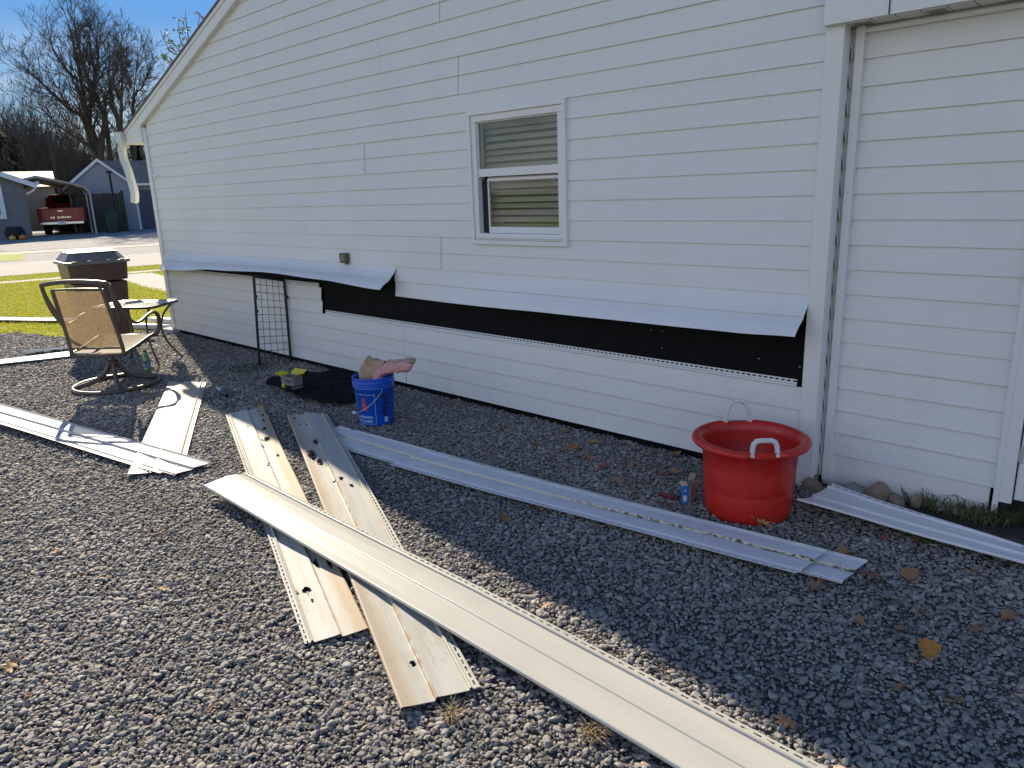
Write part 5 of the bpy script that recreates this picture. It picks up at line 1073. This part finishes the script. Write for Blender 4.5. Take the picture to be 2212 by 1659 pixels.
def guided_tree(label,dist,u0,limbs,seed,r0=.26,tl=2.6,nb=8):
    rr=random.Random(seed); base=at_bg(u0,dist); root=thing('bare_tree',label,'tree',base,0); tr_=MB(); tw=MB()
    def grow(p,d,L__,r_,lev):
        q=p.copy(); pts=[p]; dd=d.copy(); rs=[r_]
        for i in range(3):
            dd=(dd+Vector((rr.gauss(0,.13),rr.gauss(0,.13),rr.gauss(0,.06)+.09))).normalized(); q=q+dd*L__/3; pts.append(q.copy()); rs.append(r_*(1-(i+1)/3*.55))
        tw.tube(pts,rs,3,cap=False)
        if lev==0: return
        for k_ in range(3 if lev>1 else 4):
            t=.25+.75*rr.random(); i=min(2,int(t*3)); s_=pts[i].lerp(pts[i+1],t*3-i); a=rr.uniform(0,6.28); o_=Matrix.Rotation(a,3,dd)@dd.orthogonal().normalized(); an=rr.uniform(.35,.9)
            grow(s_,(dd*math.cos(an)+o_*math.sin(an)).normalized(),L__*rr.uniform(.5,.75),max(.010,r_*.55),lev-1)
    for li,limb in enumerate(limbs):
        dz=rr.uniform(-2.5,2.5); P=[]
        for k_,(u,v) in enumerate(limb):
            P.append(BG(u,v,dist+dz*k_/(len(limb)-1))-base)
        if P[0].z>0 and li<3: P[0].z=-.2
        P=smoothpath(P,5); n=len(P); rr0=r0*(1 if li<2 else .7); rs=[max(.03,rr0*(1-.86*i/(n-1))) for i in range(n)]; tr_.tube(P,rs,7,cap=False)
        for k_ in range(nb*3):
            t=.22+.78*(k_+rr.random())/(nb*3); i=min(n-2,int(t*(n-1))); T=(P[i+1]-P[i]).normalized(); a=rr.uniform(0,6.28); o_=Matrix.Rotation(a,3,T)@T.orthogonal().normalized(); an=rr.uniform(.4,.95)
            grow(P[i].lerp(P[i+1],rr.random()),(T*math.cos(an)+o_*math.sin(an)+Vector((0,0,.15))).normalized(),tl*rr.uniform(.6,1.2)*(1-.35*t),max(.018,rs[i]*.42),3)
        grow(P[-1],(P[-1]-P[-2]).normalized(),tl*.8,.03,3)
    tr_.build('trunk',BARK,root); tw.build('crown',TWIG,root); return root
guided_tree('tallest bare tree leaning left, its several dark trunks rising behind the grey shed',60,222,[[(228,405),(207,310),(190,262),(178,190),(165,125),(152,70)],[(238,405),(218,335),(228,262),(206,207),(182,150),(170,95),(162,55)],[(222,400),(188,275),(150,236),(112,200),(78,168),(48,142)],[(218,395),(205,330),(168,300),(122,268),(84,225)],[(245,405),(234,300),(222,240),(192,196),(148,155),(118,112),(108,78)],[(198,230),(205,170),(212,120),(205,80)]],3,tl=2.3)
guided_tree('bare many-stemmed tree right of the tallest one, against the roof edge',57,270,[[(268,400),(263,320),(262,240),(264,170),(262,115)],[(272,400),(256,270),(243,225),(236,170),(238,115)],[(262,300),(288,232),(306,190),(322,150)],[(290,390),(292,300),(286,240),(290,190),(298,130)],[(262,220),(246,180),(250,140)]],8,r0=.17,tl=1.9,nb=7)
wood=[]
GRP='bare trees at the wood edge across the street'
for k_ in range(3):
    r_,_=bare_tree('bare_tree',at_bg(60,84),9.0+k_,30+k_,2,spread=.6,levels=5,rad=.14,twigr=.020,nbr=(4,4,3),label='slender bare tree in the wood edge behind the carport',group=GRP); wood.append(r_)
k_=0
for u,dist in ((10,90),(35,78),(95,86),(120,80),(150,92),(178,84),(205,96),(300,88),(330,80),(75,98),(135,99),(345,94),(-25,86),(112,70),(165,74)):
    o=copy_tree(wood[k_%3]); o.location=at_bg(u,dist); o.rotation_euler=(0,0,k_*1.7); s_=.75+.1*((k_*7)%5)/2; o.scale=(s_,s_,s_*(.9+.05*(k_%3))); k_+=1
# conifers
NEED=mat('conifer_needles',(.012,.022,.010),.9,(.028,.042,.018),2,.6)
def conifer(u,dist,h,w_,seed,label):
    rr=random.Random(seed); b=MB(); 
    for i in range(2600):
        t=rr.random()**.8; z=.8+(h-.8)*t; R0=w_*(1-t)**.8*(.6+.4*math.sin(z*3+seed)); a=rr.uniform(0,6.28); r=R0*math.sqrt(rr.random()); c=Vector((r*math.cos(a),r*math.sin(a),z-.25*r)); s_=rr.uniform(.18,.38); d1=Vector((math.cos(a),math.sin(a),-.4))*s_; d2=Vector((-math.sin(a),math.cos(a),rr.uniform(-.3,.3)))*s_*.35; b.add([c-d1-d2,c+d1,c-d1+d2],[(0,1,2)])
    rt=thing('conifer',label,'tree',at_bg(u,dist),0); b.build('crown',NEED,rt); tb_=MB(); tb_.tube([(0,0,0),(0,0,h*.9)],[.16,.04],6); tb_.build('trunk',BARK,rt)
conifer(18,72,8.8,2.6,1,'dark green conifer at the left edge above the grey house roof')
conifer(52,76,6.5,2.2,2,'smaller dark evergreen behind the grey house roof, right of the taller one')
conifer(312,62,6.2,2.6,3,'dark evergreen seen under the eave behind the grey shed roof')
# dense brush
b=MB(); rr=random.Random(9)
for i in range(5200):
    u=rr.uniform(-60,400); dist=rr.uniform(88,104); p=at_bg(u,dist); h=(3.0+4.2*rr.random()**1.6); a=rr.gauss(0,.18); c=rr.gauss(0,.18); w_=rr.uniform(.02,.06)
    q=p+Vector((rr.gauss(0,.3),rr.gauss(0,.3),0)); m_=q+Vector((a*h*.5,c*h*.5,h*.5)); e=q+Vector((a*h+rr.gauss(0,.5),c*h,h)); s_=Vector((-fw.y,fw.x,0)).normalized()*w_
    b.add([q-s_,q+s_,m_+s_*.7,m_-s_*.7,e],[(0,1,2,3),(3,2,4)])
    for k_ in range(2):
        f_=m_.lerp(e,rr.random()); g_=f_+Vector((rr.gauss(0,.8),rr.gauss(0,.8),rr.uniform(.3,1.2))); b.add([f_-s_*.5,f_+s_*.5,g_],[(0,1,2)])
tag(b.build('brush_thicket',mat('brush',(.055,.042,.034),.95,(.09,.07,.055),.3,.6)),'dense leafless brown brush along the wood edge','thicket',kind='stuff')
p,r,f=frame_at(135,450,66); UP_=bgthing('utility_pole','thin dark utility pole in front of the bare wood edge','pole',p,r); b=MB(); b.tube([(0,0,0),(0,0,6.4)],[.13,.09],8); b.build('shaft',BARK,UP_)
# leafy sapling behind the roof
base=at_bg(418,17); rt=thing('young_tree','slender young tree with sparse green and red leaves rising behind the roof slope','tree',base,0)
tr_=MB(); rr=random.Random(2); cl=[]
for limb in ([(440,400),(418,200),(392,128),(366,108),(345,64)],[(440,400),(420,200),(402,120),(388,80),(386,44)],[(440,400),(430,180),(412,110),(404,60),(400,24)],[(440,400),(424,220),(388,150),(362,130),(346,108)],[(440,400),(435,150),(425,90),(432,30)],[(440,400),(426,190),(398,130),(380,100),(362,78)]):
    P=smoothpath([BG(u,v,17+rr.uniform(-.4,.4))-base for u,v in limb],5); tr_.tube(P,[.022*(1-.8*i/(len(P)-1)) for i in range(len(P))],5,cap=False)
    for k_ in range(10):
        i=len(P)-1-int(rr.random()*len(P)*.42); cl.append(P[i])
tr_.build('trunk',mat('green_bark',(.10,.12,.08),.8),rt)
b=MB()
for q in cl:
    if rr.random()<.35: continue
    d=Vector((rr.gauss(0,1),rr.gauss(0,1),rr.gauss(.2,.5))).normalized(); e=q+d*rr.uniform(.05,.16); b.tube([q,e],[.003,.002],3,cap=False); red=rr.random()<.12
    for k_ in range(5):
        c=q.lerp(e,.4+.15*k_)+Vector((rr.gauss(0,.02),rr.gauss(0,.02),rr.gauss(0,.02))); s_=rr.uniform(.030,.05); a=(d*.5+Vector((rr.gauss(0,.6),rr.gauss(0,.6),rr.gauss(-.3,.4)))).normalized(); o_=a.orthogonal().normalized()*s_*.36; b.add([c,c+a*s_+o_,c+a*s_*2,c+a*s_-o_],[(0,1,2,3)],1 if red else 0)
b.build('leaves',[mat('green_leaf',(.12,.17,.04),.6,(.26,.27,.07),6,.6),mat('red_leaf',(.35,.08,.06),.6)],rt)
